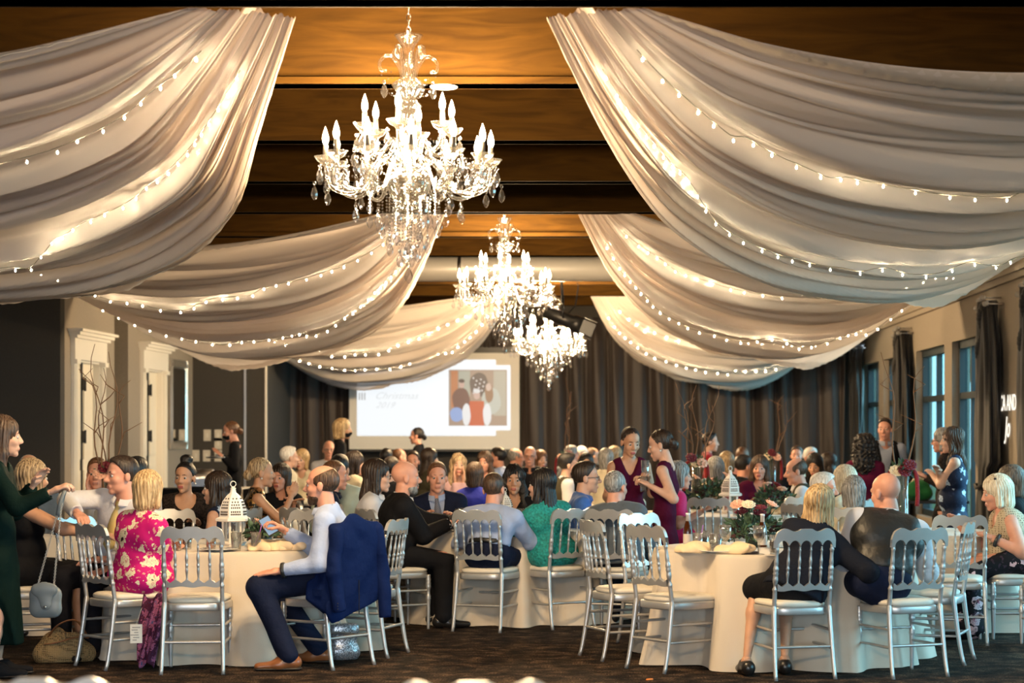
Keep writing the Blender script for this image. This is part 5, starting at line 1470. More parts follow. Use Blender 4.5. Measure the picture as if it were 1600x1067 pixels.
def low_flowers(x, y, label, seed, R=0.19, h=0.2, z=TZ, blooms=('blush', 'burg', 'blush', 'burg', 'ivory', 'burg'), nl=260):
    rng = np.random.default_rng(seed); r = empty('flower_centrepiece', (x, y, z)); tag(r, label, 'flowers', 'flower centrepieces')
    MB().lathe([(0.05, 0), (0.065, 0.01), (0.06, 0.09), (0.055, 0.09), (0.05, 0.02)], 16).build('bowl', pbr('bowl_dark', (0.02, 0.03, 0.02), 0.4), r)
    mb = MB(); leaf_cloud(mb, nl, R, h, rng, 0.065, 0, (0, 0, 0.09)); leaf_cloud(mb, nl // 4, R * 0.9, h, rng, 0.06, 1, (0, 0, 0.09))
    o = mb.build('foliage', [GREEN, DKLEAF], r); o['kind'] = 'stuff'
    for k, b in enumerate(blooms):
        a = rng.uniform(0, 6.28); q = rng.uniform(0.35, 0.8); link('blossom', BLOOM[b], r, (R * q * math.cos(a), R * q * math.sin(a), 0.10 + h * rng.uniform(0.6, 0.95)), (rng.uniform(-0.6, 0.6), rng.uniform(-0.6, 0.6), 0), (1.1, 1.1, 1.1))
TWIG = pbr('willow_twig', (0.16, 0.075, 0.03), 0.7); STEMG = pbr('stem_green', (0.06, 0.10, 0.03), 0.6); AMAR = pbr('amaranth_red', (0.22, 0.006, 0.012), 0.8, bump=1.0, bscale=90)
VGLASS = glassy('vase_glass', (0.86, 0.90, 0.90), 0.35, 0.03, 0.05)
def tall_vase(x, y, label, seed, twigs=4, top=1.0, vh=0.42, blooms=('ivory', 'burg', 'blush'), z=TZ, hang=True, lean=0.0):
    rng = np.random.default_rng(seed); r = empty('tall_vase', (x, y, z)); tag(r, label, 'vase', 'tall vases with curly willow')
    MB().lathe([(0.048, 0), (0.050, 0.006), (0.050, vh), (0.047, vh), (0.046, 0.02), (0.001, 0.018)], 18).build('glass_cylinder', VGLASS, r)
    for k in range(5):
        a = k * 1.3; MB().tube([(0.03 * math.cos(a), 0.03 * math.sin(a), 0.02), (-0.015 * math.cos(a), 0.01, vh), (-0.03 * math.cos(a), 0.02 * math.sin(a), vh + 0.05)], 0.004, 6).build('stem', STEMG, r)
    for k in range(twigs):
        a = rng.uniform(0, 6.28); sp_ = rng.uniform(0.05, 0.22); H_ = top * rng.uniform(0.7, 1.0); pts = []
        for t in np.linspace(0, 1, 14):
            w = 0.045 * math.sin(t * 11 + k * 2) * t
            pts.append((0.02 * math.cos(a) + sp_ * t ** 1.3 * math.cos(a) + w + lean * t, 0.02 * math.sin(a) + sp_ * t * math.sin(a) + 0.5 * w, 0.05 + (vh + H_) * t - 0.12 * H_ * max(0, t - 0.85) / 0.15 * (k % 2)))
        mb = MB(); mb.tube(pts, [0.009 * (1 - 0.75 * t) for t in np.linspace(0, 1, 14)], 6)
        for q in (7, 10):
            p = Vector(pts[q]); mb.tube([p, p + Vector((rng.uniform(-0.1, 0.1), 0.02, 0.06)), p + Vector((rng.uniform(-0.16, 0.16), 0.03, 0.14))], [0.005, 0.004, 0.002], 5)
        mb.build('willow_branch', TWIG, r)
    mb = MB(); leaf_cloud(mb, 70, 0.08, 0.09, rng, 0.06, 0, (0, 0, vh + 0.03)); o = mb.build('foliage', GREEN, r); o['kind'] = 'stuff'
    for k, b in enumerate(blooms): link('blossom', BLOOM[b], r, (0.06 * math.cos(k * 2.1 + seed), -0.05 - 0.01 * k, vh + 0.03 + 0.05 * (k % 2)), (0.9, 0.2 * k, 0), (1.25,) * 3)
    if hang:
        for s in (-1, 1):
            pts = [(s * 0.02, -0.02, vh), (s * 0.07, -0.03, vh + 0.05), (s * 0.11, -0.03, vh + 0.0), (s * 0.12, -0.03, vh - 0.15), (s * 0.115, -0.03, vh - 0.24)]
            MB().tube(arc_pts(pts, 16), [0.008 + 0.010 * min(1, u * 2) for u in np.linspace(0, 1, len(arc_pts(pts, 16)))], 7).build('amaranth_tassel', AMAR, r)
# ------------------------------------------------------------------ who sits and stands where
C = lambda n, *c: cloth('cloth_' + n, c)
BLK = C('black', 0.010, 0.010, 0.012); NAVY = C('navy', 0.010, 0.014, 0.035); DKT = C('dark_trousers', 0.012, 0.012, 0.016)
WSH = C('white_shirt', 0.62, 0.62, 0.67); BSH = C('blue_white_shirt', 0.34, 0.42, 0.64); CRM = C('cream', 0.70, 0.62, 0.46); GRY = C('grey_suit', 0.085, 0.105, 0.13)
WINE = C('burgundy', 0.060, 0.004, 0.022); TEAL = pbr('teal_lace', (0.010, 0.26, 0.24), 0.75, vary=0.35, vscale=55, bump=1.0, bscale=45, dist=0.015)
POLO = C('polo_blue', 0.045, 0.13, 0.42); PINK = C('hot_pink', 0.65, 0.015, 0.12); RED = C('red', 0.30, 0.008, 0.015); MAUVE = C('mauve', 0.45, 0.30, 0.34)
GRN = C('bottle_green', 0.003, 0.012, 0.010); LACE = pbr('black_lace', (0.006, 0.006, 0.006), 0.8, spec=0.1, bump=1.0, bscale=50, col2=(0.04, 0.027, 0.023), vscale=70)
MAG = floral('magenta_print', (0.50, 0.006, 0.16), (0.80, 0.72, 0.50), (0.03, 0.01, 0.01), 9.0, 0.40, (0.62, 0.30, 0.25))
BFL = floral('black_flower_print', (0.008, 0.008, 0.012), (0.70, 0.48, 0.52), (0.45, 0.12, 0.2), 7.5, 0.36, (0.05, 0.03, 0.05))
NFL = floral('navy_flower_print', (0.008, 0.014, 0.04), (0.50, 0.60, 0.75), (0.2, 0.25, 0.4), 9.0, 0.30, (0.02, 0.03, 0.07))
SEQ = sequin('gold_sequins', (0.008, 0.007, 0.006), (0.5, 0.28, 0.10), 55)
CRO = lattice('crochet_beige', (0.52, 0.43, 0.30), (0.10, 0.075, 0.05), 62)
SATIN = pbr('vest_satin', (0.012, 0.012, 0.012), 0.48, spec=0.5, bump=0.9, bscale=9, dist=0.02)
OLIVE = C('olive_vest', 0.05, 0.045, 0.03); TAN = pbr('shoe_tan', (0.24, 0.085, 0.03), 0.3); BELT = pbr('belt_tan', (0.22, 0.085, 0.03), 0.45)
TIE1 = stripes('tie_navy_check', (0.015, 0.02, 0.06), (0.30, 0.32, 0.40), 26); TIEY = pbr('tie_yellow', (0.65, 0.50, 0.20), 0.5); TIEG = pbr('tie_grey', (0.3, 0.32, 0.36), 0.5)

def fwdv(phi): a = math.radians(phi); return math.sin(a), math.cos(a)
def sit(who, px, py, Y, phi, hip=None, seat=True, lean=0.10, chairphi=None, chairat=None, **kw):
    h = at(px, py, Y); fx, fy = fwdv(phi)
    hp = hip or (h.x - fx * lean, h.y - fy * lean)
    kw.setdefault('near', Y < 18.6)
    info = person(who, hp, tuple(h), phi, **kw)
    if seat:
        cp = phi if chairphi is None else chairphi; gx, gy = fwdv(cp)
        cx, cy = chairat or (hp[0] + gx * 0.06, hp[1] + gy * 0.06)
        chair(cx, cy, cp, 'silver spindle-back banquet chair under the ' + (seat if isinstance(seat, str) else 'guest'))
    return info
def stand_(who, px, py, Y, phi, lean=0.03, **kw):
    h = at(px, py, Y); fx, fy = fwdv(phi); kw.setdefault('near', Y < 21)
    return person(who, (h.x - fx * lean, h.y - fy * lean), tuple(h), phi, stand=True, **kw)

# --- empty chairs
chair(-2.65, 12.74, -5, 'empty silver chair with its back to the camera, beside the woman in magenta')
chair(-1.70, 13.62, -75, 'empty silver chair just behind the chair with the blue jacket')
chair(0.42, 12.83, 52, 'empty silver chair standing squarely in front of the table with the napkins and beer bottle')
chair(0.10, 13.47, 66, 'empty silver chair to the side of the napkin table, near the teal lace dress')
chair(2.12, 13.22, -70, 'empty silver chair right behind the chair of the man in the satin waistcoat')
chair(2.50, 14.42, 4, 'empty silver chair with wide back rail, beside the crochet top woman')
chair(3.17, 14.15, -12, 'silver chair cut off by the frame edge in front of the crochet top woman')
chair(0.36, 14.30, 140, 'empty silver chair facing the camera behind the glasses of the napkin table')
chair(0.92, 18.15, 10, 'empty silver chair with its back to the camera, in front of the farther white lantern')
chair(0.78, 20.25, 175, 'empty silver chair behind the leafy bouquet on the farther lantern table')
chair(1.62, 18.45, -30, 'empty silver chair between the low flowers and the man with white hair')
chair(1.45, 20.4, 190, 'empty silver chair facing the camera beside the farther white lantern')
chair(-3.35, 15.05, 170, 'empty silver chair facing the camera in front of the woman with the top bun')
chair(-2.30, 15.75, 40, 'empty grey silver chair behind the shoulder of the man in pale blue shirt')
chair(-2.35, 14.85, 200, 'empty silver chair on the far side of the lantern table')
chair(-1.38, 5.11, 5, 'blurred chair top at the bottom edge below the green dress')
chair(-0.345, 5.04, -3, 'blurred chair top at the bottom edge in the middle of the aisle')

# --- table nearest on the left
sit('woman in a magenta flower print dress with short blonde hair, back to the camera', 232, 770, 13.05, 40, hip=(-3.12, 13.0), seat='woman in magenta', chairphi=46, chairat=(-3.17, 13.01), sex='f', look=15, pitch=8, hair=('bob', 'blonde'), top=MAG, skirt='dress', sleeve='elbow', neck='scoop', fat=1.18, rh=(-2.90, 13.30, 0.75), lh=(-3.05, 13.45, 0.78), skin_tone='pink', shoes_on=True, hemlen=0.30)
m12 = sit('balding man in a pale blue shirt sitting sideways with a hand on his thigh', 503, 760, 12.93, -92, hip=(-1.80, 12.95), seat='balding man in pale blue', chairphi=-54, chairat=(-1.87, 13.0), hair=('fringe', 'brown'), beard='brown', look=-80, top=BSH, legs=NAVY, belt=BELT, shoe=TAN, fat=1.10, lh=(-2.12, 12.71, 0.635), lgrip='flat', rh=(-2.17, 13.22, 0.87), rgrip='grip', knees=[(0.14, 0.42, 0.52), (-0.19, 0.46, 0.53)], ankles=[(0.17, 0.12, 0.09), (-0.24, 0.27, 0.09)], watch=-1, skin_tone='pink', wrink=0.006)
sit('smiling man in a pale shirt and yellow tie with his arm over a chair back', 190, 745, 13.55, 205, hip=(-3.42, 13.72), seat='man with the yellow tie', chairphi=120, chairat=(-3.52, 13.75), hair=('short', 'dark'), look=235, top=WSH, tie=TIEY, legs=DKT, rh=(-3.55, 13.25, 0.98), relb=(1, 0.2, 0.3), lh=None, fat=1.08, skin_tone='pink')
sit('woman with a dark top bun and black lace sleeves looking at the camera', 289, 748, 16.2, 172, seat='woman with the top bun', sex='f', hair=('topbun', 'black'), look=190, top=LACE, skirt='dress', neck='scoop', fat=1.2, skin_tone='tan', earrings=True, lh='table')
sit('woman with long straight dark hair seen from behind, shoulder bare', 338, 765, 15.5, -75, seat='woman with long straight dark hair', sex='f', hair=('long', 'dark'), hairlen=0.34, look=-80, top=NFL, skirt='dress', sleeve='none', neck='scoop', skin_tone='fair')
sit('woman with highlighted hair in a black top, half hidden by the green dress', 52, 750, 13.6, 70, seat='woman with highlighted hair', sex='f', hair=('bob', 'streaked'), look=40, top=BLK, skirt='dress', sleeve='none', neck='scoop', fat=1.15, skin_tone='tan', rh=(-3.36, 13.45, 0.80), lh=(-3.5, 13.9, 0.8))
sit('bald man mostly hidden behind the woman with highlighted hair', 46, 738, 15.3, 150, sex='m', hair=('thin', 'grey'), top=GRY, neck='lapel', shirt=WSH, legs=DKT, skin_tone='tan', seat=False)
sit('red faced man in a white shirt behind the tall vase with dark flowers', 152, 742, 16.6, 175, sex='m', hair=('short', 'auburn'), top=WSH, legs=DKT, skin_tone='pink', seat='red faced man', rh='chin')
sit('black haired guest hidden behind the smiling man with the yellow tie', 214, 742, 15.6, 20, sex='m', hair=('short', 'black'), top=WSH, legs=DKT, seat='black haired guest')

# --- left middle distance
sit('woman with an updo in a black sleeveless dress with gold sequins', 409, 740, 16.75, 75, seat='woman in gold sequins', sex='f', hair=('updo', 'streaked'), top=SEQ, skirt='dress', sleeve='none', neck='round', skin_tone='tan', rh=at(455, 775, 16.7), lh=at(450, 790, 17.1), earrings=True)
sit('woman with long dark hair talking, facing the camera beside the updo', 438, 748, 18.2, 172, seat='talking woman', sex='f', hair=('long', 'dark'), look=195, top=BLK, skirt='dress', skin_tone='pink', lh=at(458, 790, 17.9), near=True)
sit('white haired man at a far table beside the blonde woman', 452, 716, 24.0, 60, seat=False, hair=('short', 'white'), top=CRM, legs=DKT)
sit('curly blonde woman at a far table in front of the narrow curtain', 471, 720, 24.8, 195, seat=False, sex='f', hair=('bob', 'blonde'), top=CRM, skirt='dress', skin_tone='fair')
sit('black haired guest just behind the balding man in pale blue', 531, 735, 17.6, 10, seat=False, hair=('short', 'black'), top=C('pale_green', 0.45, 0.55, 0.5), legs=DKT, near=False)
sit('short haired red faced man in navy looking to the windows', 524, 744, 17.0, 80, seat='short haired man in navy', hair=('buzz', 'auburn'), top=NAVY, legs=DKT, skin_tone='pink')
sit('woman with a dark bob and cream top seen from behind', 555, 726, 21.5, 40, seat=False, sex='f', hair=('bob', 'dark'), top=CRM, skirt='dress', skin_tone='fair', look=60)
sit('man with glasses behind the blond masked waiter', 514, 704, 27.5, 170, seat=False, hair=('thin', 'grey'), glasses=True, top=WSH, legs=DKT, skin_tone='pink')

# --- middle table
sit('long haired man with glasses in a white shirt facing the windows', 590, 746, 16.1, 85, seat='long haired man with glasses', hair=('long', 'dark'), hairlen=0.16, glasses=True, top=WSH, legs=DKT, skin_tone='fair', fat=1.1, beard=None)
sit('bald man with a grey beard in a black suit holding a phone', 634, 748, 15.45, 72, hip=(-1.72, 15.42), seat='bald man in black', chairphi=60, hair=('none', 'grey'), beard='grey', top=BLK, neck='lapel', shirt=WSH, legs=BLK, rh=(-1.28, 15.55, 0.80), lh=(-1.25, 15.85, 0.80), rgrip='grip', lgrip='grip', fat=1.15, skin_tone='pink')
sit('man in a navy suit and checked tie facing the camera', 683, 748, 16.9, 178, hip=(-1.45, 17.0), seat='man in the navy suit', hair=('short', 'auburn'), look=170, top=NAVY, neck='lapel', shirt=BSH, tie=TIE1, legs=DKT, rh='table', lh='table', skin_tone='pink', fat=1.05)
sit('man in a white shirt with cropped dark hair, his back to the camera', 772, 766, 15.42, 14, hip=(-0.95, 15.30), seat='man in white, back to the camera', chairphi=17, chairat=(-0.95, 15.36), hair=('buzz', 'brown'), look=18, top=BSH, legs=NAVY, belt=pbr('belt_black', (0.01, 0.01, 0.01), 0.4), fat=1.12, rh=(-0.62, 15.72, 0.80), lh=(-1.1, 15.75, 0.80), skin_tone='pink', wrink=0.006)
sit('woman with dark wavy hair in black facing the camera past the man in white', 803, 752, 17.3, 185, seat='woman with dark wavy hair', sex='f', hair=('wavy', 'black'), look=178, top=BLK, skirt='dress', neck='v', skin_tone='tan')
sit('woman in a teal lace dress with long black hair', 846, 760, 15.6, -32, hip=(-0.44, 15.56), seat='woman in teal lace', chairphi=-33, chairat=(-0.43, 15.60), sex='f', hair=('long', 'black'), hairlen=0.26, look=-62, top=TEAL, skirt='dress', fat=1.12, rh=(-0.62, 15.95, 0.80), lh=(-0.80, 15.80, 0.80), skin_tone='fair', shoe=pbr('heel_nude', (0.45, 0.22, 0.16), 0.3))
sit('man with glasses in a blue polo shirt facing the windows', 916, 748, 16.4, 85, seat='man in the blue polo', hair=('short', 'dark'), glasses=True, top=POLO, sleeve='short', legs=DKT, skin_tone='fair')
sit('man in a grey suit jacket with cropped grey hair, back to the camera', 962, 763, 15.5, 16, hip=(0.04, 15.42), seat='man in the grey suit', hair=('buzz', 'grey'), look=30, top=GRY, neck='lapel', shirt=WSH, legs=DKT, fat=1.15, skin_tone='pink', rh='table', lh='table')

# --- bridesmaids
stand_('bridesmaid in burgundy facing the camera with her eyes on a drink', 985, 692, 17.2, 172, sex='f', hair=('updo', 'dark'), look=160, pitch=16, top=WINE, skirt='dress', sleeve='none', neck='v', skin_tone='tan', lh=at(1012, 748, 16.95), lgrip='grip', rh=at(958, 800, 17.0), size=1.0)
stand_('bridesmaid in burgundy in profile with her hair pinned up', 1032, 697, 16.5, -78, sex='f', hair=('updo', 'dark'), pitch=12, top=WINE, skirt='dress', sleeve='none', neck='v', skin_tone='fair', lh=at(1014, 758, 16.3), lgrip='grip', rh=at(1010, 756, 16.55), rgrip='grip', earrings=True)
sit('guest in a hot pink short sleeved top hidden behind the bridesmaid in profile', 1062, 745, 18.6, 80, seat=False, sex='f', hair=('bob', 'grey'), top=PINK, sleeve='short', skirt='dress', fat=1.25, skin_tone='pink', rh=at(1095, 800, 18.3), lh=None, near=True)

# --- nearest table on the right
sit('woman with long straight blonde hair in a black blazer leaning sideways', 1281, 792, 12.6, -6, hip=(1.16, 12.42), seat='blonde woman in a blazer', chairphi=-14, chairat=(1.13, 12.46), sex='f', hair=('long', 'blonde'), hairlen=0.37, look=35, tilt=8, top=C('blazer', 0.012, 0.014, 0.022), neck='lapel', shirt=None, legs=BLK, skirt=True, rh=(1.58, 12.62, 0.76), lh=(1.56, 12.74, 0.79), rgrip='grip', lgrip='grip', knees=[(0.0, 0.34, 0.53), (-0.21, 0.26, 0.53)], ankles=[(-0.06, 0.10, 0.09), (-0.31, 0.06, 0.09)], skin_tone='tan', fat=1.1, relb=(0.6, -0.6, -0.6), lelb=(0.3, -0.1, -1))
sit('bald man in a black satin waistcoat and white shirt, back to the camera', 1384, 772, 12.75, -8, hip=(1.70, 12.52), seat='man in the satin waistcoat', chairphi=-21, chairat=(1.82, 12.55), hair=('none', 'auburn'), look=-35, pitch=6, top=WSH, vest=SATIN, legs=NAVY, shoe=pbr('shoe_brown', (0.10, 0.03, 0.015), 0.3), fat=1.25, skin_tone='pink', rh=(1.95, 12.95, 0.80), lh=(1.50, 12.95, 0.80), wrink=0.006)
# --- second table on the right
sit('white haired man in a dark jacket beyond the long blonde hair', 1287, 765, 16.5, 62, seat='white haired man', hair=('short', 'white'), look=105, top=BLK, legs=DKT, skin_tone='pink', fat=1.1, pitch=5)
sit('woman with pale blonde hair turned away beyond the white haired man', 1318, 752, 17.8, -45, seat='pale blonde woman', sex='f', hair=('bob', 'pale'), top=CRM, skirt='dress', skin_tone='pink')
sit('woman with dark grey hair and a cream blouse beside the satin waistcoat', 1334, 772, 15.9, 10, seat='woman with dark grey hair', sex='f', hair=('bob', 'grey'), top=CRM, skirt='dress', skin_tone='fair')
sit('woman in a beige crochet top and black flower skirt with pale hair', 1557, 772, 14.8, -92, hip=(3.04, 14.80), seat='woman in the crochet top', sex='f', hair=('bob', 'pale'), look=-88, pitch=10, top=CRO, sleeve='none', neck='scoop', legs=BFL, skirt=True, hemlen=0.10, fat=1.38, skin_tone='pink', lh=(2.80, 14.58, 0.74), lelb=(-0.4, -0.9, -0.4), rh=(2.62, 14.95, 0.82), watch=-1, headband=pbr('sunglass_dark', (0.03, 0.02, 0.02), 0.2))
sit('guest with ash hair hidden behind the woman in the crochet top', 1577, 755, 16.0, -80, seat='guest with ash hair', sex='f', hair=('bob', 'ash'), top=BLK, skirt='dress', skin_tone='pink', near=False)

# --- farther table on the right
sit('woman in burgundy with long brown hair facing the camera behind the bouquets', 1187, 733, 20.6, 178, seat='woman in burgundy at the lantern table', sex='f', hair=('long', 'brown'), look=190, top=WINE, skirt='dress', neck='v', fat=1.25, skin_tone='pink', near=True, rh='table', lh='table')
sit('balding man in a dark waistcoat facing left at the lantern table', 1244, 738, 19.6, -88, seat='man in the dark waistcoat', hair=('fringe', 'brown'), pitch=8, top=WSH, vest=OLIVE, legs=DKT, fat=1.12, skin_tone='pink', near=True)
sit('woman with a grey bob seen from behind next to the tall vase', 1118, 735, 20.9, 5, seat='woman with a grey bob', sex='f', hair=('bob', 'grey'), top=CRM, skirt='dress', skin_tone='fair')
sit('blonde guest behind the grey bob', 1136, 724, 24.2, 20, seat=False, sex='f', hair=('bob', 'streaked'), top=BLK, skirt='dress')
sit('auburn haired man in a pink shirt at a far table', 1160, 716, 25.6, 15, seat=False, hair=('short', 'auburn'), top=C('pink_shirt', 0.6, 0.3, 0.28), legs=DKT, skin_tone='pink')
sit('dark haired man next to the woman in burgundy with long brown hair', 1162, 730, 22.8, 50, seat=False, hair=('short', 'black'), top=DKT, legs=DKT, skin_tone='pink')
sit('dark haired woman looking down behind the man in the dark waistcoat', 1273, 728, 22.5, 200, seat=False, sex='f', hair=('long', 'black'), pitch=18, top=BLK, skirt='dress', skin_tone='tan')
sit('grey haired guest far back beside the stage curtain', 1267, 716, 25.8, 150, seat=False, hair=('short', 'white'), top=CRM, legs=DKT, skin_tone='pink')
sit('auburn haired guest far back behind the balding man in the dark waistcoat', 1245, 713, 27.0, 190, seat=False, hair=('short', 'brown'), top=DKT, legs=DKT, skin_tone='pink')
sit('dark haired woman farthest right among the seated guests by the curtain', 1292, 725, 24.6, -60, seat=False, sex='f', hair=('long', 'dark'), top=BLK, skirt='dress', skin_tone='fair')

# --- standing near the windows
stand_('tall man in a grey shirt and dark waistcoat standing by the windows', 1383, 672, 23.0, 178, hair=('short', 'dark'), look=200, top=C('grey_blue_shirt', 0.32, 0.36, 0.46), vest=BLK, legs=DKT, skin_tone='pink')
stand_('woman with big curly black hair in a burgundy sweater, back to the camera', 1352, 700, 21.6, 20, sex='f', hair=('curly', 'black'), near=True, top=C('plum_sweater', 0.10, 0.008, 0.03), legs=BLK, skirt=True, skin_tone='deep', fat=1.1)
stand_('woman with short grey hair standing just behind the navy flower dress', 1472, 690, 21.0, -75, sex='f', hair=('bob', 'grey'), top=LACE, legs=BLK, skirt=True, glasses=True, skin_tone='pink', lh=(3.30, 20.95, 1.05), rh=(3.30, 21.1, 1.05))
stand_('woman in a sleeveless navy flower dress with crossed arms', 1487, 690, 19.6, -80, sex='f', hair=('wavy', 'brown'), hairlen=0.24, top=NFL, skirt='dress', sleeve='none', neck='scoop', hemlen=0.25, fat=1.15, skin_tone='fair', lh=(3.18, 19.74, 1.10), rh=(3.19, 19.45, 1.14), lelb=(-0.5, 0.1, -1), relb=(0.5, 0.1, -1), near=True)
stand_('woman in red with black hair standing behind the tall vase', 1110, 692, 26.0, 90, sex='f', hair=('short', 'black'), top=RED, legs=BLK, skirt=True, skin_tone='fair')

# --- staff
stand_('waiter in black with a face mask carrying a tray by the wall plates', 361, 675, 25.4, -100, hair=('updo', 'auburn'), sex='f', mask=True, pitch=12, top=BLK, legs=BLK, skin_tone='pink', rh=at(346, 712, 25.5), lh=at(346, 712, 25.2), rgrip='flat', lgrip='flat', group='waiting staff')
stand_('blond waiter in black with a black face mask, in profile', 536, 672, 25.0, 85, sex='f', hair=('bob', 'blonde'), mask=True, top=BLK, legs=BLK, skin_tone='tan', group='waiting staff')
stand_('waitress in black with a dark bun in front of the screen', 651, 682, 30.0, -85, sex='f', hair=('updo', 'black'), top=BLK, legs=BLK, skin_tone='pink', group='waiting staff')
g1 = stand_('woman in a long dark green dress with long brown hair holding a purse', 6, 685, 12.4, 82, sex='f', hair=('long', 'brown'), hairlen=0.24, look=70, top=GRN, skirt='dress', neck='round', slit=True, hemlen=0.20, hemr=0.185, skin_tone='fair', rh=(-3.43, 12.24, 1.16), relb=(0.2, -0.5, -1), lh=(-3.62, 12.5, 1.20), rgrip='grip', shoe=BLK)

# --- far rows in front of the screen and curtain
FAR = [('black haired man far back below the slide', 604, 717, 26.5, 10, 'm', 'short', 'black', DKT, 'tan', {}),
 ('bald man far back beside the black haired man', 624, 716, 28.0, 60, 'm', 'thin', 'auburn', WSH, 'pink', {}),
 ('smiling bearded man facing the camera below the waitress', 645, 722, 25.5, 178, 'm', 'short', 'dark', GRY, 'pink', dict(beard='dark')),
 ('dark haired guest whose crown shows between two bald heads', 611, 735, 20.5, 10, 'm', 'short', 'dark', DKT, 'pink', {}),
 ('woman with very long dark hair turned to the screen', 672, 718, 24.6, 60, 'f', 'long', 'dark', OLIVE, 'fair', {}),
 ('woman with long blonde hair, chin on her hands', 716, 728, 23.0, 170, 'f', 'wavy', 'streaked', MAUVE, 'fair', dict(rh='chin', lh='chin')),
 ('smiling woman with dark hair and a flowered top', 757, 724, 23.6, 195, 'f', 'wavy', 'brown', BFL, 'pink', {}),
 ('brown haired guest low behind the man in white', 742, 744, 20.8, 10, 'f', 'bob', 'brown', C('royal_blue', 0.02, 0.03, 0.35), 'pink', {}),
 ('dark haired man in a pale collar facing left below the photo', 778, 716, 26.0, -70, 'm', 'short', 'black', BSH, 'pink', {}),
 ('balding man with glasses facing right at the screen edge', 806, 716, 27.0, 70, 'm', 'fringe', 'grey', DKT, 'pink', dict(glasses=True)),
 ('older bald man with glasses in a dark suit facing the camera', 828, 714, 26.0, 182, 'm', 'thin', 'white', DKT, 'pink', dict(glasses=True)),
 ('woman with brown hair beside the older man in the suit', 845, 720, 26.8, 150, 'f', 'bob', 'auburn', BLK, 'fair', {}),
 ('bearded man with dark hair and waistcoat facing right', 888, 728, 21.8, 75, 'm', 'short', 'black', WSH, 'fair', dict(beard='black', vest=OLIVE)),
 ('grey haired man beside the thin far vase', 893, 712, 27.0, 40, 'm', 'short', 'grey', GRY, 'pink', {}),
 ('white haired woman far back before the stage curtain', 909, 714, 27.6, 170, 'f', 'bob', 'white', GRY, 'pink', {}),
 ('brown balding man far back before the stage curtain', 926, 714, 28.2, 60, 'm', 'thin', 'brown', DKT, 'tan', {}),
 ('dark haired woman in front of the white haired woman', 916, 725, 25.5, 175, 'f', 'long', 'black', BLK, 'tan', {}),
 ('grey haired guest just beside the first bridesmaid', 948, 719, 25.0, 30, 'f', 'bob', 'grey', CRM, 'fair', {}),
 ('guest with fair hair peeking over beside the bridesmaid shoulder', 962, 714, 27.0, 60, 'f', 'bob', 'streaked', CRM, 'fair', {})]
for lb, px, py, Y, phi, sx, hk, hc, tp, sk, ex in FAR:
    sit(lb, px, py, Y, phi, seat=False, sex=sx, hair=(hk, hc), top=tp, skin_tone=sk, near=False, **({'legs': DKT} if sx == 'm' else {'skirt': 'dress'}), **ex)

# ------------------------------------------------------------------ tables
tablecloth(-2.60, 13.88, 0.86, 'ivory tablecloth of the table with the white lantern, balding man at its edge', 1)
tablecloth(1.15, 13.52, 0.86, 'ivory tablecloth of the napkin table with the beer bottle and low flowers', 2, flare=0.17)
tablecloth(-0.80, 16.38, 0.86, 'ivory tablecloth of the middle table between the man in white and the navy suit', 3)
tablecloth(2.32, 15.62, 0.84, 'ivory tablecloth beside the woman in the crochet top', 4)
tablecloth(1.02, 19.28, 0.86, 'tablecloth of the farther lantern table behind the low flowers', 5)
tablecloth(-4.25, 15.75, 0.80, 'tablecloth of the table behind the smiling man with the yellow tie', 6)
tablecloth(-3.62, 17.75, 0.80, 'tablecloth in front of the talking woman with long dark hair', 7)
tablecloth(1.9, 22.6, 0.80, 'far tablecloth near the curly haired woman', 8)
tablecloth(-1.0, 21.6, 0.80, 'far tablecloth beyond the middle table', 9)
# ------------------------------------------------------------------ what stands on the tables
lantern(-2.62, 13.80, 'white pierced lantern on the near table with the juice glasses', 0.98)
lantern(1.14, 19.05, 'white pierced lantern on the farther table behind the low flowers')
lantern(-0.87, 16.3, 'white pierced lantern half hidden behind the man in white', 0.72)
def tp(px, py, zoff=0.0):                                # where a line of sight meets a table top
    Y = (HC - TZ - zoff) * F / (py - CY); x, y = (px - CX) * Y / F, Y
    cx, cy, R = min(((-2.60, 13.88, 0.74), (1.15, 13.52, 0.74), (-0.80, 16.38, 0.74), (1.02, 19.28, 0.74)), key=lambda c: math.hypot(c[0] - x, c[1] - y))
    d = math.hypot(x - cx, y - cy)
    if d > R: x, y = (x, cy - math.sqrt(R * R - (x - cx) ** 2)) if abs(x - cx) < R * 0.9 and y < cy else (cx + (x - cx) * R / d, cy + (y - cy) * R / d)
    return x, y
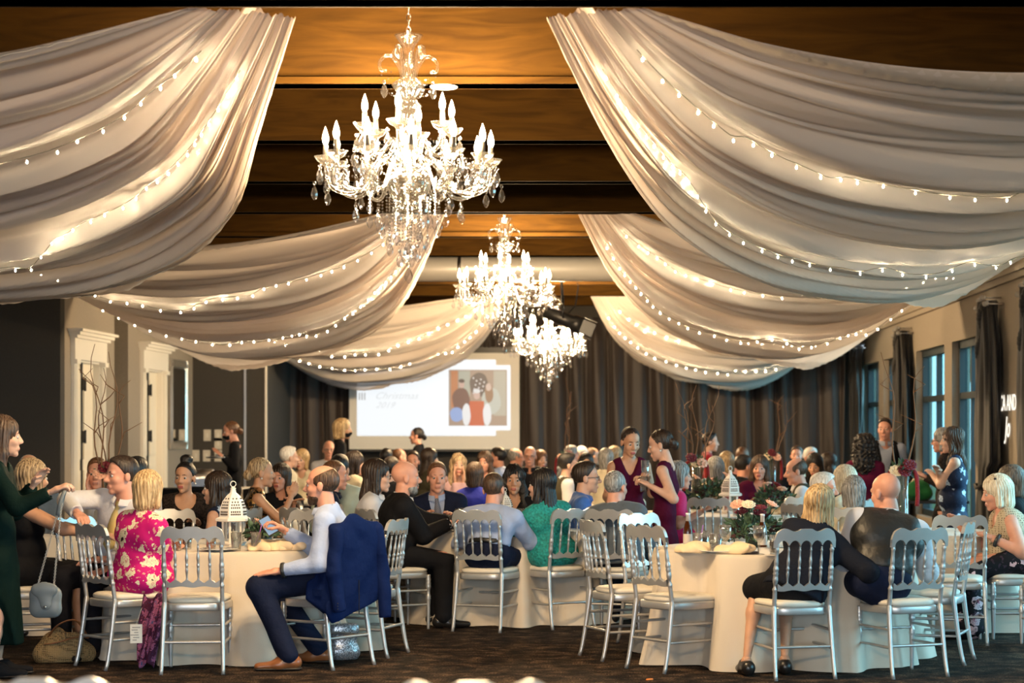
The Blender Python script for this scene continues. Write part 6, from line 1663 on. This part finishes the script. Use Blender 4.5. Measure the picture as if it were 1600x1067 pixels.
for k, (px, py, fl, st, lb) in enumerate([(307, 868, 'juice', False, 'tumbler of orange juice behind the empty chair beside magenta'), (274, 861, 'juice', False, 'tumbler of amber drink nearest the woman in magenta'),
    (366, 862, 'water', False, 'water tumbler just in front of the near lantern'), (384, 866, 'water', True, 'water tumbler with a straw beside the near lantern'), (292, 858, 'cola', False, 'dark drink between the two juice tumblers'),
    (410, 850, 'cola', False, 'dark drink beyond the raised phone'), (420, 845, 'water', False, 'water tumbler beyond the raised phone'),
    (1046, 870, 'water', True, 'short tumbler with a violet straw behind the squarely placed empty chair'), (1063, 868, 'water', False, 'tall clear tumbler between the straw tumbler and beer bottle'), (1090, 862, 'water', True, 'tumbler with a violet straw just beyond the beer bottle'), (1100, 859, 'cola', False, 'dark drink beyond the first napkin'),
    (1210, 866, 'cola', False, 'dark drink beside the place card'),
    (690, 836, 'water', False, 'water tumbler before the navy suit'), (704, 832, 'cola', False, 'short drink before the navy suit'), (815, 842, 'cola', False, 'amber drink by the woman in teal lace'), (678, 832, 'water', False, 'water tumbler by the phone of the bald man'),
    (1204, 802, 'cola', False, 'amber drink on the farther lantern table'), (1150, 806, 'water', False, 'water tumbler on the farther lantern table'), (1215, 800, 'juice', False, 'golden drink on the farther lantern table')]):
    x, y = tp(px, py); tumbler(x, y, lb, fl, st)
for px, py, fl, lb in [(1140, 872, None, 'clear goblet tied with a name tag'), (1191, 870, 'wine', 'goblet of dark drink beside the low flowers'), (712, 838, None, 'clear goblet before the checked tie'), (805, 838, 'wine', 'goblet between the man in white and teal lace')]:
    x, y = tp(px, py); goblet(x, y, lb, fl)
x, y = tp(1078, 866); bottle(x, y, 'brown beer bottle with silver foil standing behind the napkin')
x, y = tp(1195, 866); bottle(x, y + 0.2, 'beer bottle with silver neck beside the low flowers')
for k, (px, py, rz, lb) in enumerate([(1103, 874, 0.2, 'crumpled cream napkin beside the beer bottle'), (1158, 872, -0.3, 'crumpled cream napkin beside the tagged goblet'), (396, 869, 0.4, 'cream napkin spilling over the near table edge'), (428, 867, -0.2, 'cream napkin in front of the raised phone'), (670, 838, 0.3, 'yellowish napkin under the hands of the bald man'), (1232, 805, 0.1, 'napkin on the farther lantern table')]):
    x, y = tp(px, py); napkin(x, y, rz, lb, k)
for px, py, lb in [(340, 862, 'white plate on the near lantern table'), (1125, 866, 'white plate between the two crumpled napkins'), (790, 838, 'white plate before the man in white'), (1180, 806, 'white plate on the farther lantern table')]:
    x, y = tp(px, py); plate_on(x, y, lb)
low_flowers(0.98, 13.60, 'low bouquet of dark leaves and blush blossoms on the napkin table', 5, R=0.20, h=0.2)
low_flowers(0.98, 19.6, 'full green bouquet with blush blossoms behind the farther lantern', 6, R=0.23, h=0.28, nl=380, blooms=('blush', 'blush', 'ivory', 'blush'))
low_flowers(1.55, 19.1, 'loose leafy bouquet in front of the woman in burgundy', 7, R=0.2, h=0.2, blooms=('blush', 'burg', 'blush'))
low_flowers(-2.40, 13.72, 'small greenery sprig beside the near lantern', 8, R=0.10, h=0.07, nl=120, blooms=('blush',))
low_flowers(-0.62, 16.2, 'little greenery posy by the amber drink', 9, R=0.08, h=0.06, nl=80, blooms=('blush',))
x, y = tp(1183, 879)
pc = empty('wallet', (x, y, TZ), 0.3); tag(pc, 'small dark wallet lying near the table edge', 'wallet')
MB().box((0, 0, 0.008), (0.11, 0.075, 0.016)).build('leather_fold', pbr('leather_dark', (0.05, 0.035, 0.03), 0.5), pc); MB().box((0.005, 0, 0.018), (0.10, 0.07, 0.004)).build('card_edge', pbr('card_grey', (0.3, 0.28, 0.26), 0.5), pc)
x, y = tp(1212, 880)
pc = empty('place_card', (x, y, TZ), 0.2); tag(pc, 'folded white place card at the edge by the blonde woman', 'card')
MB().add([(-0.035, 0, 0), (0.035, 0, 0), (0.035, 0.02, 0.045), (-0.035, 0.02, 0.045)], [(0, 1, 2, 3)], 0, False).build('card_front', WHITEP, pc); MB().add([(-0.035, 0.04, 0), (0.035, 0.04, 0), (0.035, 0.02, 0.045), (-0.035, 0.02, 0.045)], [(0, 1, 2, 3)], 0, False).build('card_back', WHITEP, pc)
x, y = tp(1136, 876)
nt_ = empty('name_tag', (x + 0.02, y - 0.05, TZ + 0.002), 0.5); tag(nt_, 'white name tag leaning at the foot of the clear goblet', 'tag')
MB().box((0, 0, 0.025), (0.045, 0.003, 0.05)).build('tag_card', WHITEP, nt_); MB().tube([(0, 0, 0.048), (0.0, 0.02, 0.08)], 0.0012, 5).build('tag_string', WHITEP, nt_)
p = m12['W'][1]
phn = empty('smartphone', (p[0] - 0.10, p[1] - 0.03, p[2] + 0.03)); phn.rotation_euler = (math.radians(50), math.radians(-28), math.radians(20)); tag(phn, 'smartphone with a lit screen held by the balding man', 'phone')
MB().box((0, 0, 0), (0.075, 0.15, 0.008)).build('phone_body', BLACKM, phn); MB().box((0, 0, 0.0048), (0.068, 0.14, 0.001)).build('phone_screen', emit('phone_glow', (0.45, 0.65, 0.85), 0.35), phn)
phn = empty('smartphone', (-1.24, 15.60, 0.855)); phn.rotation_euler = (math.radians(55), 0, math.radians(-60)); tag(phn, 'dark smartphone held by the bald man in black', 'phone')
MB().box((0, 0, 0), (0.075, 0.15, 0.008)).build('phone_body', BLACKM, phn); MB().box((0, 0, 0.0048), (0.068, 0.14, 0.001)).build('phone_screen', pbr('phone_dark', (0.02, 0.02, 0.03), 0.1), phn)
def held(px, py, Y, lb):
    q = at(px, py, Y); r = empty('tumbler', q); tag(r, lb, 'glass', 'glasses held by the bridesmaids'); link('glass_wall', TUMB, r); link('drink', DRK['water'], r)
held(1008, 742, 16.88, 'clear drink held up by the bridesmaid facing the camera'); held(1006, 768, 16.35, 'clear drink held low by the bridesmaid in profile')

tall_vase(-3.98, 15.75, 'tall vase with dark flowers and long willow behind the yellow tie', 31, 5, 1.05, 0.42, ('burg', 'burg', 'blush', 'burg'), hang=False)
tall_vase(0.84, 19.7, 'tall clear vase with forked willow behind the bridesmaid in profile', 33, 5, 0.80, 0.44)
tall_vase(1.95, 24.2, 'tall vase with one curling willow and red tassels by the far curtain', 34, 2, 0.85, 0.44)
tall_vase(2.30, 15.75, 'tall vase with a white rose behind the bald head of the waistcoat man', 35, 2, 0.95, 0.44, ('ivory', 'burg', 'burg'), lean=-0.03)
tall_vase(-0.62, 26.5, 'thin far vase with a single willow before the stage curtain', 36, 2, 1.1, 0.40)
for px, Y, z in (): pass

# ------------------------------------------------------------------ things on and under the chairs
BLUEJ = C('royal_jacket', 0.004, 0.012, 0.062)
jr = empty('suit_jacket', (-1.87, 13.0, 0), -math.radians(-54)); tag(jr, 'royal blue suit jacket hung over the chair of the balding man', 'jacket')
yb = lambda z: back_y(z) - 0.012
def jpart(name, P, cuts=(), seed=2, wr=0.006, par=None):
    V, Q = isosurf(P, 0.010, 0.025, cuts, wr=wr, wf=22, seed=seed); return link(name, np_mesh(name, V, Q, BLUEJ), par or jr)
bk = jpart('jacket_back', [cap((-0.185, yb(0.9), 0.905), (0.185, yb(0.9), 0.905), 0.034), cap((-0.10, yb(0.9) - 0.03, 0.86), (-0.11, -0.255, 0.36), 0.115, 0.125, (0, 1, 0), 0.20), cap((0.10, yb(0.9) - 0.03, 0.86), (0.12, -0.255, 0.36), 0.115, 0.125, (0, 1, 0), 0.20)], [pln((0, 0, 0.36), (0.30, 0, -1))])
MB().box((0.0, -0.305, 0.46), (0.004, 0.004, 0.22)).build('back_vent', pbr('seam_navy', (0.001, 0.003, 0.012), 0.9), bk)
fr_ = jpart('jacket_front', [cap((-0.12, yb(0.9) + 0.03, 0.88), (-0.19, -0.15, 0.42), 0.065, 0.105, (0.5, 0.85, 0), 0.22), cap((-0.19, yb(0.85), 0.86), (-0.225, -0.20, 0.42), 0.04, 0.075, (0.9, 0.3, 0), 0.4)], [pln((-0.1, 0, 0.37), (-0.7, 0.4, -1))], 3)
jpart('lapel', [cap((-0.13, yb(0.9) + 0.062, 0.88), (-0.20, -0.09, 0.62), 0.040, 0.012, (0.3, 0.95, 0), 0.25)], (), 6, 0.0, fr_)
MB().box((-0.262, -0.17, 0.50), (0.006, 0.11, 0.045)).build('pocket_flap', BLUEJ, fr_)
for s_, a_, b_, c_, sd2 in ((1, (0.185, yb(0.9) - 0.01, 0.885), (0.245, -0.285, 0.60), (0.235, -0.315, 0.31), 4), (-1, (-0.185, yb(0.9) - 0.02, 0.885), (-0.225, -0.300, 0.62), (-0.20, -0.325, 0.38), 5)):
    e_ = jpart('sleeve', [cap(a_, b_, 0.050, 0.046), cap(b_, c_, 0.046, 0.040)], [pln(c_, np.array(c_) - np.array(b_))], sd2)
    for k in range(3): MB().sphere((c_[0] + s_ * 0.036, c_[1] - 0.018, c_[2] + 0.02 + 0.018 * k), 0.005, 6, 4).build('button', BLACKM, e_)
jpart('collar', [cap((-0.10, yb(0.9) - 0.022, 0.925), (0.10, yb(0.9) - 0.022, 0.925), 0.020)], (), 7, 0.0)
def drape_on_chair(x, y, phi, mat, lb):
    r = empty('suit_jacket', (x, y, 0), -math.radians(phi)); tag(r, lb, 'jacket')
    P = [cap((-0.16, yb(0.9), 0.89), (0.16, yb(0.9), 0.89), 0.04), cap((0, yb(0.88) - 0.03, 0.84), (0, -0.25, 0.46), 0.19, 0.20, (0, 1, 0), 0.25)]
    V, Q = isosurf(P, 0.016, 0.04, wr=0.009, wf=20, seed=7); link('jacket_back', np_mesh('jacket_back', V, Q, mat), r)
    for s in (-1, 1):
        V, Q = isosurf([cap((s * 0.17, yb(0.9) - 0.02, 0.86), (s * 0.22, -0.30, 0.5), 0.058, 0.05)], 0.014, 0.03, wr=0.006, wf=30, seed=8); link('sleeve', np_mesh('sleeve', V, Q, mat), r)
drape_on_chair(0.78, 20.25, 175, NAVY, 'dark navy jacket over a chair beside the hot pink sleeve')
chair(1.80, 20.0, -100, 'silver chair carrying a dark jacket in front of the dark waistcoat'); drape_on_chair(1.80, 20.0, -100, NAVY, 'dark navy jacket over the chair by the woman in burgundy')

# purse on its chain
w = g1['W'][1]
pu = empty('purse', (-3.46, 12.18, 0.0)); tag(pu, 'small grey flap purse hanging from its chain beside the green dress', 'purse')
GL = pbr('leather_grey', (0.16, 0.18, 0.19), 0.4)
V, Q = isosurf([cap((-0.045, 0, 0.44), (0.045, 0, 0.44), 0.055, None, (0, 1, 0), 0.5), cap((-0.05, 0, 0.53), (0.05, 0, 0.53), 0.05, None, (0, 1, 0), 0.5)], 0.007, 0.03); link('purse_body', np_mesh('purse_body', V, Q, GL), pu)
V, Q = isosurf([cap((-0.052, -0.022, 0.56), (0.052, -0.022, 0.56), 0.028, None, (0, 1, 0), 0.5), cap((0, -0.03, 0.55), (0.01, -0.034, 0.47), 0.058, 0.035, (0, 1, 0), 0.18)], 0.006, 0.015); fl = link('purse_flap', np_mesh('purse_flap', V, Q, GL), pu)
MB().lathe([(0.008, 0), (0.008, 0.006)], 10, M=Matrix.Translation((0.01, -0.046, 0.455)) @ Matrix.Rotation(PI / 2, 4, 'X')).build('clasp', STEEL, fl)
tx, ty, tz = w[0] + 0.055 + 3.46, w[1] + 0.0 - 12.18, w[2] - 0.03
m = MB()
for sx in (-0.05, 0.05):
    for k in range(58):
        t = k / 57; c = Vector((sx, 0, 0.575)).lerp(Vector((tx, ty, tz)), t); a = (k % 2) * PI / 2
        m.tube([c + Vector((0.0055 * math.cos(q) * math.cos(a), 0.0055 * math.cos(q) * math.sin(a), 0.0085 * math.sin(q))) for q in np.linspace(0, 2 * PI, 7)], 0.0018, 4)
o = m.build('chain', pbr('chain_pale', (0.6, 0.55, 0.5), 0.3, metal=0.8), pu); o['kind'] = 'stuff'
MB().tube(arc_pts([(tx - 0.02, ty - 0.03, tz - 0.12), (tx, ty - 0.045, tz - 0.04), (tx + 0.02, ty - 0.02, tz + 0.03), (tx, ty + 0.03, tz), (tx - 0.02, ty + 0.02, tz - 0.10)], 16), 0.012, 6, flat=0.4).build('wrist_strap', GL, pu)
# woven bag on the carpet
tb = empty('woven_bag', (-3.62, 13.15, 0), 0.3); tag(tb, 'slouchy woven straw bag with leather straps on the carpet', 'bag')
V, Q = isosurf([cap((-0.13, 0, 0.06), (0.13, 0, 0.06), 0.075, 0.075, (0, 1, 0), 0.8), cap((-0.07, 0, 0.12), (0.07, 0.02, 0.14), 0.07, 0.06, (0, 1, 0), 0.7), cap((-0.06, 0, 0.15), (-0.03, 0, 0.21), 0.045, 0.03)], 0.011, 0.05, [pln((0, 0, 0.003), (0, 0, -1))], wr=0.008, wf=22)
link('bag_body', np_mesh('bag_body', V, Q, lattice('straw_weave', (0.30, 0.20, 0.09), (0.03, 0.018, 0.01), 85)), tb)
for q in (-0.05, 0.06): MB().tube(arc_pts([(-0.12, -0.04 + q * 0.3, 0.13), (-0.04, -0.07, 0.19 + q), (0.08, -0.06, 0.22 + q), (0.16, -0.03, 0.16)], 16), 0.012, 6, flat=0.4).build('strap', pbr('leather_tan', (0.22, 0.085, 0.03), 0.5), tb)
# printed scarf trailing from the chair, with a paper tag
sc = empty('scarf', (-2.98, 12.80, 0)); tag(sc, 'dark pink printed scarf trailing from the chair of the magenta dress', 'scarf')
V = np.zeros((40, 12, 3))
for i in range(40):
    t = i / 39
    for j in range(12):
        a = j / 11 - 0.5; V[i, j] = (0.05 - 0.06 * t + a * (0.16 - 0.05 * t), -0.03 * math.sin(a * 14 + t * 5) - 0.05 * t, 0.47 - 0.44 * t + 0.02 * math.sin(a * 9))
so = link('scarf_cloth', grid_mesh('scarf_cloth', V, floral('scarf_print', (0.06, 0.008, 0.03), (0.35, 0.10, 0.20), (0.05, 0.08, 0.2), 16, 0.5, (0.03, 0.03, 0.10))), sc); md = so.modifiers.new('thick', 'SOLIDIFY'); md.thickness = 0.004
pt = empty('paper_tag', (-3.02, 12.66, 0.24), 0.12); tag(pt, 'white printed paper tag hanging in front of the trailing scarf', 'tag')
MB().box((0, 0, 0), (0.075, 0.003, 0.12)).build('tag_paper', WHITEP, pt)
for k in range(6): MB().box((-0.01 * (k % 2), -0.002, 0.04 - 0.016 * k), (0.05 - 0.012 * (k % 3), 0.001, 0.006)).build('printed_line', pbr('print_grey', (0.35, 0.33, 0.3), 0.6), pt)
MB().tube([(0, 0, 0.06), (0.03, 0.05, 0.16)], 0.0015, 5).build('tag_string', WHITEP, pt)
# sequined bags under two tables
def gift(x, y, rz, lb):
    r = empty('gift_bag', (x, y, 0), rz); tag(r, lb, 'bag')
    SQ = sequin('silver_sequins', (0.25, 0.25, 0.28), (0.85, 0.85, 0.9), 230)
    V, Q = isosurf([cap((-0.055, 0, 0.05), (0.055, 0, 0.05), 0.048, None, (0, 1, 0), 0.8), cap((-0.05, 0, 0.20), (0.05, 0, 0.20), 0.042, None, (0, 1, 0), 0.7), cap((0, 0, 0.08), (0, 0, 0.22), 0.085, 0.08, (0, 1, 0), 0.45)], 0.010, 0.03, [pln((0, 0, 0.003), (0, 0, -1)), pln((0, 0, 0.245), (0, 0, 1))]); link('bag_body', np_mesh('bag_body', V, Q, SQ), r)
    MB().tube(arc_pts([(-0.03, 0, 0.24), (-0.02, 0, 0.31), (0.02, 0, 0.31), (0.03, 0, 0.24)], 12), 0.003, 6).build('cord_handle', STEEL, r)
gift(-1.78, 13.28, 0.3, 'silver sequined bag on the floor behind the chair with the blue jacket'); gift(1.77, 12.98, 0.2, 'silver sequined bag on the floor under the waistcoat man')
cr = empty('carrot_stick', (0.235, 12.2, 0.006), 0.5); tag(cr, 'tiny orange carrot stick dropped on the carpet', 'food')
MB().lathe([(0.002, -0.025), (0.007, -0.02), (0.007, 0.018), (0.004, 0.025)], 8, M=Matrix.Rotation(PI / 2, 4, 'Y')).build('stick', pbr('carrot', (0.75, 0.2, 0.03), 0.5), cr)
# waiter's tray
q = at(343, 716, 25.3); tr = empty('serving_tray', q); tag(tr, 'round tray carried by the masked waiter', 'tray')
MB().lathe([(0.15, 0.0), (0.17, 0.004), (0.175, 0.022), (0.17, 0.022), (0.15, 0.008), (0.001, 0.008)], 24).build('tray_dish', STEEL, tr); MB().lathe([(0.02, 0.008), (0.05, 0.012), (0.055, 0.05), (0.05, 0.05), (0.02, 0.015)], 14).build('bowl', pbr('china_white', (0.8, 0.79, 0.76), 0.2), tr)
# serving table by the mirror
st = empty('serving_table', (-5.45, 26.6, 0)); tag(st, 'black clothed serving table with a white runner near the mirror', 'table')
m = MB(); m.box((0, 0, 0.38), (1.5, 0.75, 0.76)); m.build('black_cloth', BLK, st)
m = MB(); m.box((0.35, -0.02, 0.766), (0.5, 0.8, 0.012)); m.box((0.35, -0.385, 0.62), (0.5, 0.012, 0.30)); m.build('white_runner', WHITEP, st)
ch = empty('chafing_dish', (-5.55, 26.6, 0.772)); tag(ch, 'steel chafing dish on the black serving table', 'dish')
MB().box((0, 0, 0.07), (0.5, 0.35, 0.10)).build('pan', STEEL, ch); MB().tube([(-0.23, 0, 0.12), (0.23, 0, 0.12)], 0.16, 14, flat=0.8).build('lid', STEEL, ch); MB().tube([(-0.06, -0.17, 0.2), (-0.06, -0.21, 0.22), (0.06, -0.21, 0.22), (0.06, -0.17, 0.2)], 0.008, 6).build('handle', BLACKM, ch)
bw = empty('bread_basket', (-5.05, 26.5, 0.774)); tag(bw, 'small basket of rolls on the white runner', 'basket')
MB().lathe([(0.08, 0), (0.11, 0.06), (0.105, 0.06), (0.075, 0.01)], 16).build('basket', pbr('basket_straw', (0.35, 0.22, 0.1), 0.8), bw)
for k in range(4): MB().sphere((0.05 * math.cos(k * 1.6), 0.05 * math.sin(k * 1.6), 0.06), (0.04, 0.035, 0.028), 10, 6).build('roll', pbr('bread', (0.5, 0.26, 0.09), 0.7), bw)
# side table with a green bag by the windows
sd_ = empty('side_table', (3.55, 22.2, 0)); tag(sd_, 'small dark side table by the windows', 'table')
MB().box((0, 0, 0.74), (0.8, 0.5, 0.03)).build('table_top', BLACKM, sd_)
for sx in (-1, 1):
    for sy in (-1, 1): MB().tube([(sx * 0.36, sy * 0.21, 0), (sx * 0.36, sy * 0.21, 0.73)], 0.018, 8).build('leg', BLACKM, sd_)
gb = empty('velvet_bag', (3.42, 22.15, 0.755)); tag(gb, 'deep green velvet bag on the side table by the windows', 'bag')
V, Q = isosurf([cap((-0.07, 0, 0.08), (0.07, 0, 0.08), 0.085), cap((-0.05, 0, 0.15), (0.05, 0, 0.17), 0.07, 0.06)], 0.012, 0.04, [pln((0, 0, 0.0), (0, 0, -1))], wr=0.007, wf=30); link('bag_body', np_mesh('bag_body', V, Q, C('bag_green', 0.01, 0.12, 0.03)), gb)
MB().tube(arc_pts([(-0.08, 0, 0.2), (-0.03, 0, 0.25), (0.05, 0, 0.24), (0.09, 0, 0.2)], 12), 0.012, 6).build('drawn_top', C('bag_lining', 0.6, 0.55, 0.4), gb)
